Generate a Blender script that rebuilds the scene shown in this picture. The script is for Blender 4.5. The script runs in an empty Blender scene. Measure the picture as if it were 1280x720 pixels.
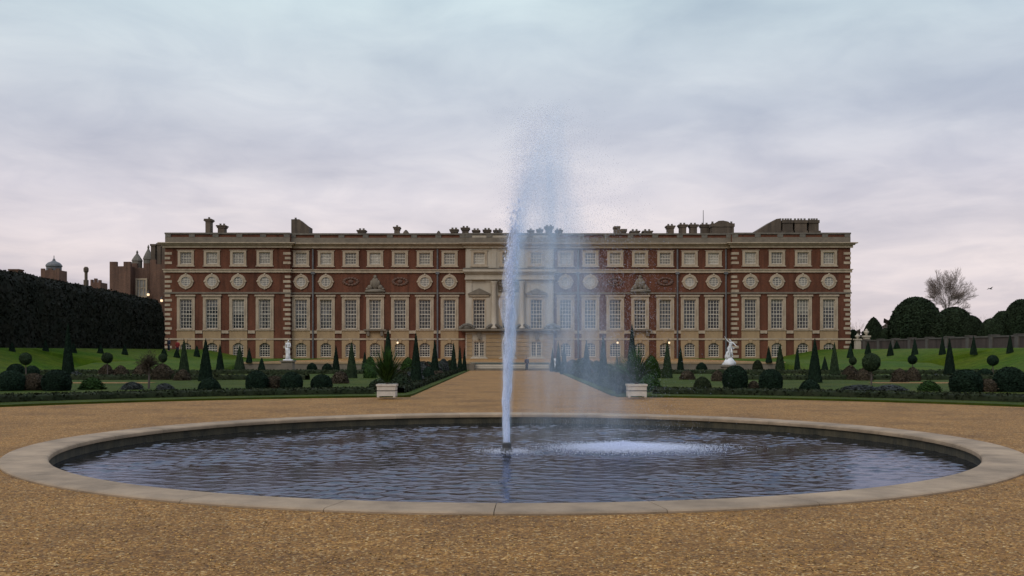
import bpy, bmesh, math, random
import numpy as np
from mathutils import Vector, Matrix, noise as mnoise

R = math.radians
F = 1275.0            # focal length in photo pixels (1280 wide)
EYE = 1.7
HOR = 440.0
scene = bpy.context.scene
C = scene.collection

# ------------------------------------------------------------------ camera
cam_d = bpy.data.cameras.new('camera')
cam = bpy.data.objects.new('camera', cam_d)
C.objects.link(cam)
cam.location = (0, 0, EYE)
cam.rotation_euler = (R(90), 0, 0)
cam_d.sensor_width = 36
cam_d.lens = 36 * F / 1280
cam_d.shift_y = (HOR - 360) / 1280
cam_d.clip_start = 0.1
cam_d.clip_end = 6000
scene.camera = cam

# ------------------------------------------------------------------ world
SUN_EL, SUN_AZ = 38, 215        # sun behind the clouds, behind the viewer's left shoulder
w = bpy.data.worlds.new('World')
scene.world = w
w.use_nodes = True
nt = w.node_tree
for n in list(nt.nodes):
    nt.nodes.remove(n)


def N(t, typ, **kw):
    n = t.nodes.new(typ)
    for k, v in kw.items():
        if k.startswith('i_'):
            key = k[2:]
            key = int(key) if key.isdigit() else key
            n.inputs[key].default_value = v
        else:
            setattr(n, k, v)
    return n


def ramp(t, fac, stops, interp='LINEAR'):
    n = t.nodes.new('ShaderNodeValToRGB')
    n.color_ramp.interpolation = interp
    el = n.color_ramp.elements
    while len(el) < len(stops):
        el.new(0.5)
    for e, (p, c) in zip(el, stops):
        e.position = p
        e.color = (c[0], c[1], c[2], 1)
    if fac is not None:
        t.links.new(fac, n.inputs[0])
    return n


def mixc(t, fac, a, b, mode='MIX'):
    n = t.nodes.new('ShaderNodeMix')
    n.data_type = 'RGBA'
    n.blend_type = mode
    for sock, v in ((n.inputs[0], fac), (n.inputs[6], a), (n.inputs[7], b)):
        if isinstance(v, (int, float)):
            sock.default_value = v
        elif isinstance(v, tuple):
            sock.default_value = (*v[:3], 1)
        else:
            t.links.new(v, sock)
    return n.outputs[2]


def mth(t, op, a, b=None, clamp=False):
    n = t.nodes.new('ShaderNodeMath')
    n.operation = op
    n.use_clamp = clamp
    for i, v in enumerate((a, b)):
        if v is None:
            continue
        if isinstance(v, (int, float)):
            n.inputs[i].default_value = v
        else:
            t.links.new(v, n.inputs[i])
    return n.outputs[0]


L = nt.links.new
tc = N(nt, 'ShaderNodeTexCoord')
sep = N(nt, 'ShaderNodeSeparateXYZ')
L(tc.outputs['Generated'], sep.inputs[0])
X_, Y_, Z_ = sep.outputs
zc = mth(nt, 'MAXIMUM', Z_, 0.0)
den = mth(nt, 'ADD', zc, 0.13)
cu = mth(nt, 'DIVIDE', X_, den)
cv = mth(nt, 'DIVIDE', Y_, den)
cmb = N(nt, 'ShaderNodeCombineXYZ')
L(mth(nt, 'MULTIPLY', cu, 0.95), cmb.inputs[0])
L(mth(nt, 'MULTIPLY', cv, 0.85), cmb.inputs[1])
n1 = N(nt, 'ShaderNodeTexNoise', i_Scale=0.95, i_Detail=9.0, i_Roughness=0.52, i_Distortion=0.35)
n2 = N(nt, 'ShaderNodeTexNoise', i_Scale=0.55, i_Detail=4.0, i_Roughness=0.45)
mp = N(nt, 'ShaderNodeMapping')
mp.inputs['Location'].default_value = (3.7, 1.9, 0.4)
L(cmb.outputs[0], mp.inputs[0])
L(mp.outputs[0], n1.inputs['Vector'])
mp2 = N(nt, 'ShaderNodeMapping')
mp2.inputs['Location'].default_value = (9.2, 5.3, 2.2)
L(cmb.outputs[0], mp2.inputs[0])
L(mp2.outputs[0], n2.inputs['Vector'])
# colour of the cloud deck by elevation: pinkish low down, grey, then bluer overhead
base = ramp(nt, zc, [(0.0, (0.715, 0.610, 0.625)), (0.09, (0.755, 0.665, 0.675)), (0.15, (0.710, 0.665, 0.705)),
                     (0.22, (0.635, 0.660, 0.715)), (0.33, (0.570, 0.690, 0.740)), (0.5, (0.70, 0.84, 1.10)), (0.75, (1.0, 1.14, 1.38)), (1.0, (1.15, 1.29, 1.5))])
dark = mixc(nt, 1.0, base.outputs[0], (0.79, 0.80, 0.84), 'MULTIPLY')
lite = mixc(nt, 1.0, base.outputs[0], (1.12, 1.105, 1.08), 'MULTIPLY')
m1 = ramp(nt, n1.outputs[0], [(0.36, (0, 0, 0)), (0.47, (.50, .50, .50)), (0.55, (.72, .72, .72)), (0.66, (1, 1, 1))])
cl = mixc(nt, m1.outputs[0], dark, lite)
m2 = ramp(nt, n2.outputs[0], [(0.35, (0.90, 0.91, 0.95)), (0.65, (1.07, 1.06, 1.04))])
cl = mixc(nt, 1.0, cl, m2.outputs[0], 'MULTIPLY')
n3 = N(nt, 'ShaderNodeTexNoise', i_Scale=3.2, i_Detail=7.0, i_Roughness=0.55, i_Distortion=0.6)
L(mp2.outputs[0], n3.inputs['Vector'])
m3 = ramp(nt, n3.outputs[0], [(0.36, (0.925, 0.932, 0.955)), (0.64, (1.06, 1.052, 1.04))])
cl = mixc(nt, 1.0, cl, m3.outputs[0], 'MULTIPLY')
bg_cloud = N(nt, 'ShaderNodeBackground', i_Strength=1.05)
L(cl, bg_cloud.inputs[0])
sky = N(nt, 'ShaderNodeTexSky')
sky.sky_type = 'NISHITA'
sky.sun_disc = False
sky.sun_elevation = R(SUN_EL)
sky.sun_rotation = R(SUN_AZ)
bg_sky = N(nt, 'ShaderNodeBackground', i_Strength=0.12)
L(sky.outputs[0], bg_sky.inputs[0])
mx = N(nt, 'ShaderNodeMixShader', i_0=0.90)
L(bg_sky.outputs[0], mx.inputs[1])
L(bg_cloud.outputs[0], mx.inputs[2])
wo = N(nt, 'ShaderNodeOutputWorld')
L(mx.outputs[0], wo.inputs[0])

# ------------------------------------------------------------------ sun (veiled by cloud)
sd = bpy.data.lights.new('sun', 'SUN')
sd.energy = 1.0
sd.angle = R(25)
sd.color = (1.0, 0.90, 0.76)
sun = bpy.data.objects.new('sun', sd)
C.objects.link(sun)
az = R(SUN_AZ)
sdir = Vector((math.sin(az) * math.cos(R(SUN_EL)), math.cos(az) * math.cos(R(SUN_EL)), math.sin(R(SUN_EL))))
sun.rotation_euler = sdir.to_track_quat('Z', 'Y').to_euler()
sun.location = (-30, -30, 60)

scene.view_settings.view_transform = 'Standard'
scene.view_settings.look = 'None'
scene.view_settings.exposure = 0.0
scene.view_settings.gamma = 1.0
scene.view_settings.use_curve_mapping = False
scene.cycles.use_denoising = True
scene.cycles.denoiser = 'OPENIMAGEDENOISE'
scene.cycles.denoising_input_passes = 'RGB_ALBEDO_NORMAL'
scene.cycles.diffuse_bounces = 6
scene.cycles.max_bounces = 8
scene.cycles.volume_bounces = 3
scene.cycles.volume_step_rate = 0.5
scene.cycles.transparent_max_bounces = 16
scene.cycles.caustics_reflective = False
scene.cycles.caustics_refractive = False

# ------------------------------------------------------------------ materials
MATS = {}


def mat(name, col, rough=0.8, var=0.0, vscale=4.0, col2=None, bump=0.0, bscale=30.0, spec=0.3, obj_var=0.0, detail=6.0,
        metallic=0.0, stretch=None, lo=0.35, hi=0.65, island=0.0):
    """Principled material whose colour wanders between col and col2 by fractal noise, with optional bump."""
    m = bpy.data.materials.new(name)
    m.use_nodes = True
    t = m.node_tree
    p = t.nodes['Principled BSDF']
    p.inputs['Roughness'].default_value = rough
    p.inputs['Specular IOR Level'].default_value = spec
    p.inputs['Metallic'].default_value = metallic
    g = N(t, 'ShaderNodeTexCoord')
    vec = g.outputs['Object']
    if stretch:
        mm = N(t, 'ShaderNodeMapping')
        mm.inputs['Scale'].default_value = stretch
        t.links.new(vec, mm.inputs[0])
        vec = mm.outputs[0]
    c2 = col2 or tuple(c * (1 - var) for c in col)
    nz = N(t, 'ShaderNodeTexNoise', i_Scale=vscale, i_Detail=detail, i_Roughness=0.62)
    t.links.new(vec, nz.inputs['Vector'])
    rp = ramp(t, nz.outputs[0], [(lo, col), (hi, c2)])
    out = rp.outputs[0]
    if obj_var:
        oi = N(t, 'ShaderNodeObjectInfo')
        f = mth(t, 'ADD', mth(t, 'MULTIPLY', oi.outputs['Random'], 2 * obj_var), 1 - obj_var)
        v = N(t, 'ShaderNodeVectorMath', operation='SCALE')
        t.links.new(out, v.inputs[0])
        t.links.new(f, v.inputs['Scale'])
        out = v.outputs[0]
    if island:
        ge = N(t, 'ShaderNodeNewGeometry')
        f = mth(t, 'ADD', mth(t, 'MULTIPLY', ge.outputs['Random Per Island'], 2 * island), 1 - island)
        v = N(t, 'ShaderNodeVectorMath', operation='SCALE')
        t.links.new(out, v.inputs[0])
        t.links.new(f, v.inputs['Scale'])
        out = v.outputs[0]
    t.links.new(out, p.inputs['Base Color'])
    if bump:
        nb = N(t, 'ShaderNodeTexNoise', i_Scale=bscale, i_Detail=5.0, i_Roughness=0.6)
        t.links.new(vec, nb.inputs['Vector'])
        b = N(t, 'ShaderNodeBump', i_Strength=bump, i_Distance=0.05)
        t.links.new(nb.outputs[0], b.inputs['Height'])
        t.links.new(b.outputs[0], p.inputs['Normal'])
    MATS[name] = m
    return m


def brick_mat(name, c1, c2, mortar, dirt, bw=0.23, bh=0.075):
    m = bpy.data.materials.new(name)
    m.use_nodes = True
    t = m.node_tree
    p = t.nodes['Principled BSDF']
    p.inputs['Roughness'].default_value = 0.9
    p.inputs['Specular IOR Level'].default_value = 0.15
    g = N(t, 'ShaderNodeTexCoord')
    s = N(t, 'ShaderNodeSeparateXYZ')
    t.links.new(g.outputs['Object'], s.inputs[0])
    cb = N(t, 'ShaderNodeCombineXYZ')
    t.links.new(mth(t, 'ADD', s.outputs[0], s.outputs[1]), cb.inputs[0])
    t.links.new(s.outputs[2], cb.inputs[1])
    br = N(t, 'ShaderNodeTexBrick', i_Scale=1.0)
    br.inputs['Color1'].default_value = (*c1, 1)
    br.inputs['Color2'].default_value = (*c2, 1)
    br.inputs['Mortar'].default_value = (*mortar, 1)
    br.inputs['Mortar Size'].default_value = 0.006
    br.inputs['Brick Width'].default_value = bw
    br.inputs['Row Height'].default_value = bh
    t.links.new(cb.outputs[0], br.inputs['Vector'])
    nz = N(t, 'ShaderNodeTexNoise', i_Scale=0.35, i_Detail=8.0, i_Roughness=0.68)
    mm = N(t, 'ShaderNodeMapping')
    mm.inputs['Scale'].default_value = (1.0, 1.0, 0.45)
    t.links.new(g.outputs['Object'], mm.inputs[0])
    t.links.new(mm.outputs[0], nz.inputs['Vector'])
    rp = ramp(t, nz.outputs[0], [(0.35, dirt), (0.68, (1.12, 1.08, 1.05))])
    col = mixc(t, 1.0, br.outputs[0], rp.outputs[0], 'MULTIPLY')
    m2_ = N(t, 'ShaderNodeMapping')
    m2_.inputs['Scale'].default_value = (1.3, 1.3, .10)
    t.links.new(g.outputs['Object'], m2_.inputs[0])
    nz2 = N(t, 'ShaderNodeTexNoise', i_Scale=1.0, i_Detail=7.0, i_Roughness=0.7)
    t.links.new(m2_.outputs[0], nz2.inputs['Vector'])
    rp2 = ramp(t, nz2.outputs[0], [(0.33, (.60, .60, .62)), (0.50, (1, 1, 1)), (0.68, (1.18, 1.15, 1.12))])
    col = mixc(t, 1.0, col, rp2.outputs[0], 'MULTIPLY')
    t.links.new(col, p.inputs['Base Color'])
    MATS[name] = m
    return m


BRICK = brick_mat('red_brick', (0.130, 0.044, 0.0235), (0.102, 0.036, 0.0205), (0.14, 0.086, 0.056), (0.72, 0.70, 0.68))
OLDBRICK = brick_mat('old_brown_brick', (0.16, 0.085, 0.055), (0.12, 0.065, 0.045), (0.17, 0.13, 0.10), (0.65, 0.65, 0.68))
CHIMBRICK = brick_mat('hazed_sooty_brick', (0.125, 0.096, 0.066), (0.105, 0.080, 0.057), (0.13, 0.105, 0.080), (0.6, 0.6, 0.62))  # greyed and lightened: the veil of haze over the rooftops is in this colour
WALLBRICK = brick_mat('garden_wall_brick', (0.080, 0.060, 0.050), (0.066, 0.051, 0.043), (0.09, 0.076, 0.066), (0.65, 0.65, 0.68))
STONE = mat('pale_dressed_stone', (0.41, 0.32, 0.22), 0.85, vscale=1.6, col2=(0.29, 0.225, 0.155), bump=0.25, bscale=12, spec=0.2, stretch=(1, 1, 0.5))
STONE2 = mat('ashlar_stone', (0.45, 0.385, 0.295), 0.88, vscale=0.7, col2=(0.33, 0.28, 0.21), bump=0.3, bscale=8, spec=0.2, stretch=(1, 1, 0.4), lo=0.3, hi=0.7)
WARMSTONE = mat('warm_buff_stone', (0.355, 0.245, 0.13), 0.88, vscale=0.8, col2=(0.25, 0.17, 0.095), bump=0.3, bscale=8, spec=0.2, stretch=(1, 1, 0.5), lo=0.3, hi=0.7)
DARKSTONE = mat('weathered_stone', (0.190, 0.155, 0.112), 0.9, vscale=1.2, col2=(0.125, 0.104, 0.078), bump=0.4, bscale=8, spec=0.2, lo=0.3, hi=0.7)  # weathered tone, raised to include the pale haze along the parapet
SOOTSTONE = mat('soot_stained_stone', (0.155, 0.134, 0.104), 0.9, vscale=1.5, col2=(0.095, 0.083, 0.066), bump=0.3, bscale=8)  # soot tone, with the roofline haze lightened into it
SASHW = mat('cream_painted_wood', (0.56, 0.49, 0.385), 0.6, vscale=3, col2=(0.47, 0.41, 0.32), spec=0.4)
LEAD = mat('lead_grey', (0.13, 0.125, 0.12), 0.6, vscale=1.2, col2=(0.08, 0.08, 0.08), bump=0.1)
IRON = mat('dark_iron', (0.03, 0.03, 0.032), 0.5, vscale=8, col2=(0.05, 0.045, 0.04), spec=0.5)
MARBLE = mat('white_marble', (0.66, 0.64, 0.62), 0.55, vscale=3.0, col2=(0.50, 0.49, 0.475), bump=0.15, bscale=14, spec=0.4)
COPING = mat('pale_coping_stone', (0.335, 0.240, 0.150), 0.85, vscale=1.3, col2=(0.195, 0.140, 0.088), bump=0.35, bscale=45, spec=0.3, island=.10)
BASINW = mat('mossy_basin_wall', (0.075, 0.062, 0.036), 0.8, vscale=3.0, col2=(0.030, 0.028, 0.018), bump=0.4, bscale=20, stretch=(1, 1, 0.3))
PLANTERW = mat('white_painted_timber', (0.52, 0.455, 0.37), 0.6, vscale=6, col2=(0.43, 0.375, 0.30), bump=0.1, spec=0.35)
EARTH = mat('bed_soil', (0.035, 0.026, 0.018), 0.95, vscale=6, col2=(0.055, 0.042, 0.028), bump=0.8, bscale=18)


def leaf_mat(name, a, b, obj_var=0.18, vs=2.5):
    m = mat(name, a, 0.85, vscale=vs, col2=b, spec=0.08, obj_var=obj_var, lo=0.3, hi=0.7, detail=8, island=.5)
    return m


YEW = leaf_mat('dark_yew_leaf', (0.0081, 0.0170, 0.0106), (0.0127, 0.0238, 0.0123))
HOLLY = leaf_mat('variegated_green_leaf', (0.0289, 0.0425, 0.0204), (0.0187, 0.0306, 0.0145))
LIGHTG = leaf_mat('fresh_green_leaf', (0.0255, 0.0510, 0.0110), (0.0145, 0.0323, 0.0085))
BROWNL = leaf_mat('dormant_brown_twigs', (0.0638, 0.0476, 0.0306), (0.0374, 0.0306, 0.0195))
GREYL = leaf_mat('grey_lavender_leaf', (0.0544, 0.0578, 0.0561), (0.0289, 0.0357, 0.0289))
BOXL = leaf_mat('box_hedge_leaf', (0.0170, 0.0255, 0.0102), (0.0255, 0.0289, 0.0145))
BOWERL = leaf_mat('bower_hedge_leaf', (0.0106, 0.0140, 0.0093), (0.0187, 0.0179, 0.0119), vs=0.8)
DOMEL = leaf_mat('old_yew_leaf', (0.0127, 0.0221, 0.0102), (0.0195, 0.0263, 0.0119), vs=0.7)
PHORM = leaf_mat('strap_leaf', (0.0323, 0.0723, 0.0127), (0.0170, 0.0391, 0.0102))
PHORMG = leaf_mat('grey_green_strap_leaf', (0.0527, 0.0680, 0.0425), (0.0306, 0.0442, 0.0255))
BARK = mat('grey_brown_bark', (0.095, 0.072, 0.060), 0.9, vscale=3, col2=(0.06, 0.046, 0.040), bump=0.5, bscale=20, stretch=(1, 1, 0.3))
TWIG = mat('pale_brown_twig', (0.26, 0.205, 0.18), 0.9, vscale=2, col2=(0.19, 0.145, 0.125))
SKIN = mat('skin', (0.46, 0.29, 0.22), 0.6)


def grass_mat(ca=(0.036, 0.084, 0.0022), cb=(0.070, 0.098, 0.0055)):
    m = bpy.data.materials.new('mown_grass')
    m.use_nodes = True
    t = m.node_tree
    p = t.nodes['Principled BSDF']
    p.inputs['Roughness'].default_value = 0.85
    p.inputs['Specular IOR Level'].default_value = 0.1
    g = N(t, 'ShaderNodeTexCoord')
    a = N(t, 'ShaderNodeTexNoise', i_Scale=0.18, i_Detail=6.0, i_Roughness=0.65)
    b = N(t, 'ShaderNodeTexNoise', i_Scale=1.1, i_Detail=9.0, i_Roughness=0.75)
    c = N(t, 'ShaderNodeTexNoise', i_Scale=90.0, i_Detail=3.0, i_Roughness=0.7)
    for n in (a, b, c):
        t.links.new(g.outputs['Object'], n.inputs['Vector'])
    r1 = ramp(t, a.outputs[0], [(0.36, ca), (0.64, cb)])
    r2 = ramp(t, b.outputs[0], [(0.34, (0.50, 0.58, 0.6)), (0.66, (1.30, 1.18, 1.1))])
    r3 = ramp(t, c.outputs[0], [(0.3, (0.6, 0.62, 0.6)), (0.7, (1.3, 1.25, 1.2))])
    o = mixc(t, 1.0, r1.outputs[0], r2.outputs[0], 'MULTIPLY')
    o = mixc(t, 1.0, o, r3.outputs[0], 'MULTIPLY')
    t.links.new(o, p.inputs['Base Color'])
    bp = N(t, 'ShaderNodeBump', i_Strength=0.8, i_Distance=0.04)
    t.links.new(c.outputs[0], bp.inputs['Height'])
    t.links.new(bp.outputs[0], p.inputs['Normal'])
    return m


def gravel_mat(name='golden_gravel'):
    m = bpy.data.materials.new(name)
    m.use_nodes = True
    t = m.node_tree
    p = t.nodes['Principled BSDF']
    p.inputs['Roughness'].default_value = 0.8
    p.inputs['Specular IOR Level'].default_value = 0.25
    g = N(t, 'ShaderNodeTexCoord')
    wob = N(t, 'ShaderNodeTexNoise', i_Scale=30.0, i_Detail=2.0)
    t.links.new(g.outputs['Object'], wob.inputs['Vector'])
    vm = N(t, 'ShaderNodeVectorMath', operation='MULTIPLY_ADD')
    t.links.new(wob.outputs['Color'], vm.inputs[0])
    vm.inputs[1].default_value = (0.02, 0.02, 0.02)
    t.links.new(g.outputs['Object'], vm.inputs[2])
    v1 = N(t, 'ShaderNodeTexVoronoi', i_Scale=52.0, i_Randomness=1.0)
    v2 = N(t, 'ShaderNodeTexVoronoi', i_Scale=26.0, i_Randomness=1.0)
    for v in (v1, v2):
        t.links.new(vm.outputs[0], v.inputs['Vector'])
    s1 = N(t, 'ShaderNodeSeparateColor')
    t.links.new(v1.outputs['Color'], s1.inputs[0])
    r1 = ramp(t, s1.outputs[0], [(0.0, (0.090, 0.037, 0.0065)), (0.25, (0.165, 0.073, 0.0120)), (0.55, (0.235, 0.107, 0.0185)),
                                 (0.82, (0.280, 0.138, 0.028)), (0.94, (0.38, 0.220, 0.068)), (1.0, (0.50, 0.36, 0.17))])
    s2 = N(t, 'ShaderNodeSeparateColor')
    t.links.new(v2.outputs['Color'], s2.inputs[0])
    r2 = ramp(t, s2.outputs[1], [(0.0, (0.72, 0.70, 0.68)), (0.6, (1.0, 1.0, 1.0)), (1.0, (1.25, 1.25, 1.28))])
    o = mixc(t, 1.0, r1.outputs[0], r2.outputs[0], 'MULTIPLY')
    big = N(t, 'ShaderNodeTexNoise', i_Scale=0.55, i_Detail=7.0, i_Roughness=0.66)
    t.links.new(g.outputs['Object'], big.inputs['Vector'])
    r3 = ramp(t, big.outputs[0], [(0.32, (0.66, 0.63, 0.58)), (0.5, (1, 1, 1)), (0.68, (1.18, 1.19, 1.24))])
    o = mixc(t, 1.0, o, r3.outputs[0], 'MULTIPLY')
    mid = N(t, 'ShaderNodeTexNoise', i_Scale=5.0, i_Detail=6.0, i_Roughness=0.7)
    t.links.new(g.outputs['Object'], mid.inputs['Vector'])
    r4 = ramp(t, mid.outputs[0], [(0.30, (0.76, 0.76, 0.76)), (0.70, (1.2, 1.2, 1.2))])
    o = mixc(t, 1.0, o, r4.outputs[0], 'MULTIPLY')
    t.links.new(o, p.inputs['Base Color'])
    h = mth(t, 'ADD', mth(t, 'MULTIPLY', v1.outputs['Distance'], -1.0), mth(t, 'MULTIPLY', v2.outputs['Distance'], -0.6))
    bp = N(t, 'ShaderNodeBump', i_Strength=0.8, i_Distance=0.010)
    t.links.new(h, bp.inputs['Height'])
    t.links.new(bp.outputs[0], p.inputs['Normal'])
    return m


GRASS = grass_mat()
LAWN = grass_mat((0.034, 0.062, 0.004), (0.062, 0.078, 0.010))
GRAVEL = gravel_mat()


def water_mat():
    """Dark pool water: Fresnel mirror over a murky bottom."""
    m = bpy.data.materials.new('pool_water')
    m.use_nodes = True
    t = m.node_tree
    for n in list(t.nodes):
        t.nodes.remove(n)
    g = N(t, 'ShaderNodeTexCoord')
    a = N(t, 'ShaderNodeTexNoise', i_Scale=12.0, i_Detail=4.0, i_Roughness=0.6)
    t.links.new(g.outputs['Object'], a.inputs['Vector'])
    bp = N(t, 'ShaderNodeBump', i_Strength=0.12, i_Distance=0.02)
    t.links.new(a.outputs[0], bp.inputs['Height'])
    d = N(t, 'ShaderNodeBsdfDiffuse')
    d.inputs[0].default_value = (0.020, 0.018, 0.013, 1)
    gl = N(t, 'ShaderNodeBsdfGlossy', i_Roughness=0.05)
    gl.inputs[0].default_value = (0.60, 0.655, 0.83, 1)
    fr = N(t, 'ShaderNodeFresnel', i_IOR=1.33)
    for n in (d, gl, fr):
        t.links.new(bp.outputs[0], n.inputs['Normal'])
    mx_ = N(t, 'ShaderNodeMixShader')
    t.links.new(fr.outputs[0], mx_.inputs[0])
    t.links.new(d.outputs[0], mx_.inputs[1])
    t.links.new(gl.outputs[0], mx_.inputs[2])
    o = N(t, 'ShaderNodeOutputMaterial')
    t.links.new(mx_.outputs[0], o.inputs[0])
    return m


def glass_mat(name, deep, mid, light, spec=0.5, rough=0.08, scale=(1.1, 1.1, 0.8)):
    """Old crown glass: each pane tilts a little; curtains, the room behind and uneven reflections are blotches in the colour."""
    m = bpy.data.materials.new(name)
    m.use_nodes = True
    t = m.node_tree
    p = t.nodes['Principled BSDF']
    p.inputs['Roughness'].default_value = rough
    p.inputs['Specular IOR Level'].default_value = spec
    g = N(t, 'ShaderNodeTexCoord')
    oi = N(t, 'ShaderNodeObjectInfo')
    va = N(t, 'ShaderNodeVectorMath', operation='ADD')
    sc = N(t, 'ShaderNodeVectorMath', operation='SCALE')
    t.links.new(oi.outputs['Location'], sc.inputs[0])
    sc.inputs['Scale'].default_value = 3.17
    t.links.new(g.outputs['Object'], va.inputs[0])
    t.links.new(sc.outputs[0], va.inputs[1])
    mm = N(t, 'ShaderNodeMapping')
    mm.inputs['Scale'].default_value = scale
    t.links.new(va.outputs[0], mm.inputs[0])
    n = N(t, 'ShaderNodeTexNoise', i_Scale=1.0, i_Detail=5.0, i_Roughness=0.7)
    t.links.new(mm.outputs[0], n.inputs['Vector'])
    r = ramp(t, n.outputs[0], [(0.36, deep), (0.52, mid), (0.66, light)])
    fac = mth(t, 'ADD', mth(t, 'MULTIPLY', oi.outputs['Random'], 1.1), .45)
    vs_ = N(t, 'ShaderNodeVectorMath', operation='SCALE')
    t.links.new(r.outputs[0], vs_.inputs[0])
    t.links.new(fac, vs_.inputs['Scale'])
    t.links.new(vs_.outputs[0], p.inputs['Base Color'])
    v = N(t, 'ShaderNodeTexVoronoi', i_Scale=2.6)
    t.links.new(va.outputs[0], v.inputs['Vector'])
    bp = N(t, 'ShaderNodeBump', i_Strength=0.25, i_Distance=0.08)
    s = N(t, 'ShaderNodeSeparateColor')
    t.links.new(v.outputs['Color'], s.inputs[0])
    t.links.new(n.outputs[0], bp.inputs['Height'])
    t.links.new(bp.outputs[0], p.inputs['Normal'])
    return m


GLASS = glass_mat('dark_window_glass', (0.014, 0.017, 0.018), (0.036, 0.040, 0.040), (0.10, 0.10, 0.095))
BLIND = glass_mat('blinded_window_glass', (0.16, 0.145, 0.115), (0.25, 0.225, 0.18), (0.33, 0.30, 0.24), spec=0.4, scale=(1.1, 1.1, 2.0))
ROUNDG = glass_mat('pale_round_glass', (0.13, 0.125, 0.11), (0.21, 0.195, 0.165), (0.30, 0.28, 0.24), spec=0.4)


BLINDM = mat('linen_blind', (0.20, 0.185, 0.155), 0.9, vscale=2, col2=(0.13, 0.12, 0.10), obj_var=.35)


def emit_mat(name, col, s):
    m = bpy.data.materials.new(name)
    m.use_nodes = True
    t = m.node_tree
    p = t.nodes['Principled BSDF']
    p.inputs['Emission Color'].default_value = (*col, 1)
    p.inputs['Emission Strength'].default_value = s
    p.inputs['Base Color'].default_value = (*col, 1)
    return m


LAMP = emit_mat('lit_lamp', (1.0, 0.74, 0.46), 1.15)


def drop_mat(name, alpha):
    """White aerated water: scatters the sky's light both ways."""
    m = bpy.data.materials.new(name)
    m.use_nodes = True
    t = m.node_tree
    for n in list(t.nodes):
        t.nodes.remove(n)
    d = N(t, 'ShaderNodeBsdfDiffuse')
    d.inputs[0].default_value = (0.87, 0.90, 1.0, 1)
    tr = N(t, 'ShaderNodeBsdfTranslucent')
    tr.inputs[0].default_value = (0.87, 0.90, 1.0, 1)
    m1 = N(t, 'ShaderNodeMixShader', i_0=0.5)
    t.links.new(d.outputs[0], m1.inputs[1])
    t.links.new(tr.outputs[0], m1.inputs[2])
    tp = N(t, 'ShaderNodeBsdfTransparent')
    m2 = N(t, 'ShaderNodeMixShader', i_0=alpha)
    t.links.new(tp.outputs[0], m2.inputs[1])
    t.links.new(m1.outputs[0], m2.inputs[2])
    o = N(t, 'ShaderNodeOutputMaterial')
    t.links.new(m2.outputs[0], o.inputs[0])
    return m


DROP = drop_mat('aerated_water', 0.7)
DROPF = drop_mat('fine_spray_water', 0.30)
SPLASHM = drop_mat('splash_water', 0.62)

# ------------------------------------------------------------------ mesh helpers


def mesh_obj(name, verts, faces, m, parent=None, smooth=False, fix=True):
    me = bpy.data.meshes.new(name)
    me.from_pydata([tuple(v) for v in verts], [], [tuple(f) for f in faces])
    if fix:
        bm = bmesh.new()
        bm.from_mesh(me)
        bmesh.ops.recalc_face_normals(bm, faces=bm.faces)
        bm.to_mesh(me)
        bm.free()
    if smooth:
        me.polygons.foreach_set('use_smooth', [True] * len(me.polygons))
    me.materials.append(m)
    me.update()
    o = bpy.data.objects.new(name, me)
    C.objects.link(o)
    if parent:
        o.parent = parent
    return o


def fast_mesh(name, V, Fq, m, smooth=False):
    """numpy verts (n,3) and faces (k, c) of equal corner count -> mesh."""
    V = np.asarray(V, dtype=np.float32)
    Fq = np.asarray(Fq, dtype=np.int32)
    me = bpy.data.meshes.new(name)
    k, c = Fq.shape
    me.vertices.add(len(V))
    me.vertices.foreach_set('co', V.ravel())
    me.loops.add(k * c)
    me.loops.foreach_set('vertex_index', Fq.ravel())
    me.polygons.add(k)
    me.polygons.foreach_set('loop_start', np.arange(0, k * c, c, dtype=np.int32))
    me.polygons.foreach_set('loop_total', np.full(k, c, dtype=np.int32))
    if smooth:
        me.polygons.foreach_set('use_smooth', np.ones(k, dtype=bool))
    me.update(calc_edges=True)
    me.materials.append(m)
    return me


def link(name, me, parent=None, loc=(0, 0, 0), rz=0.0, scale=(1, 1, 1)):
    o = bpy.data.objects.new(name, me)
    C.objects.link(o)
    o.location = loc
    o.rotation_euler = (0, 0, rz)
    o.scale = scale
    if parent:
        o.parent = parent
    return o


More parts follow.
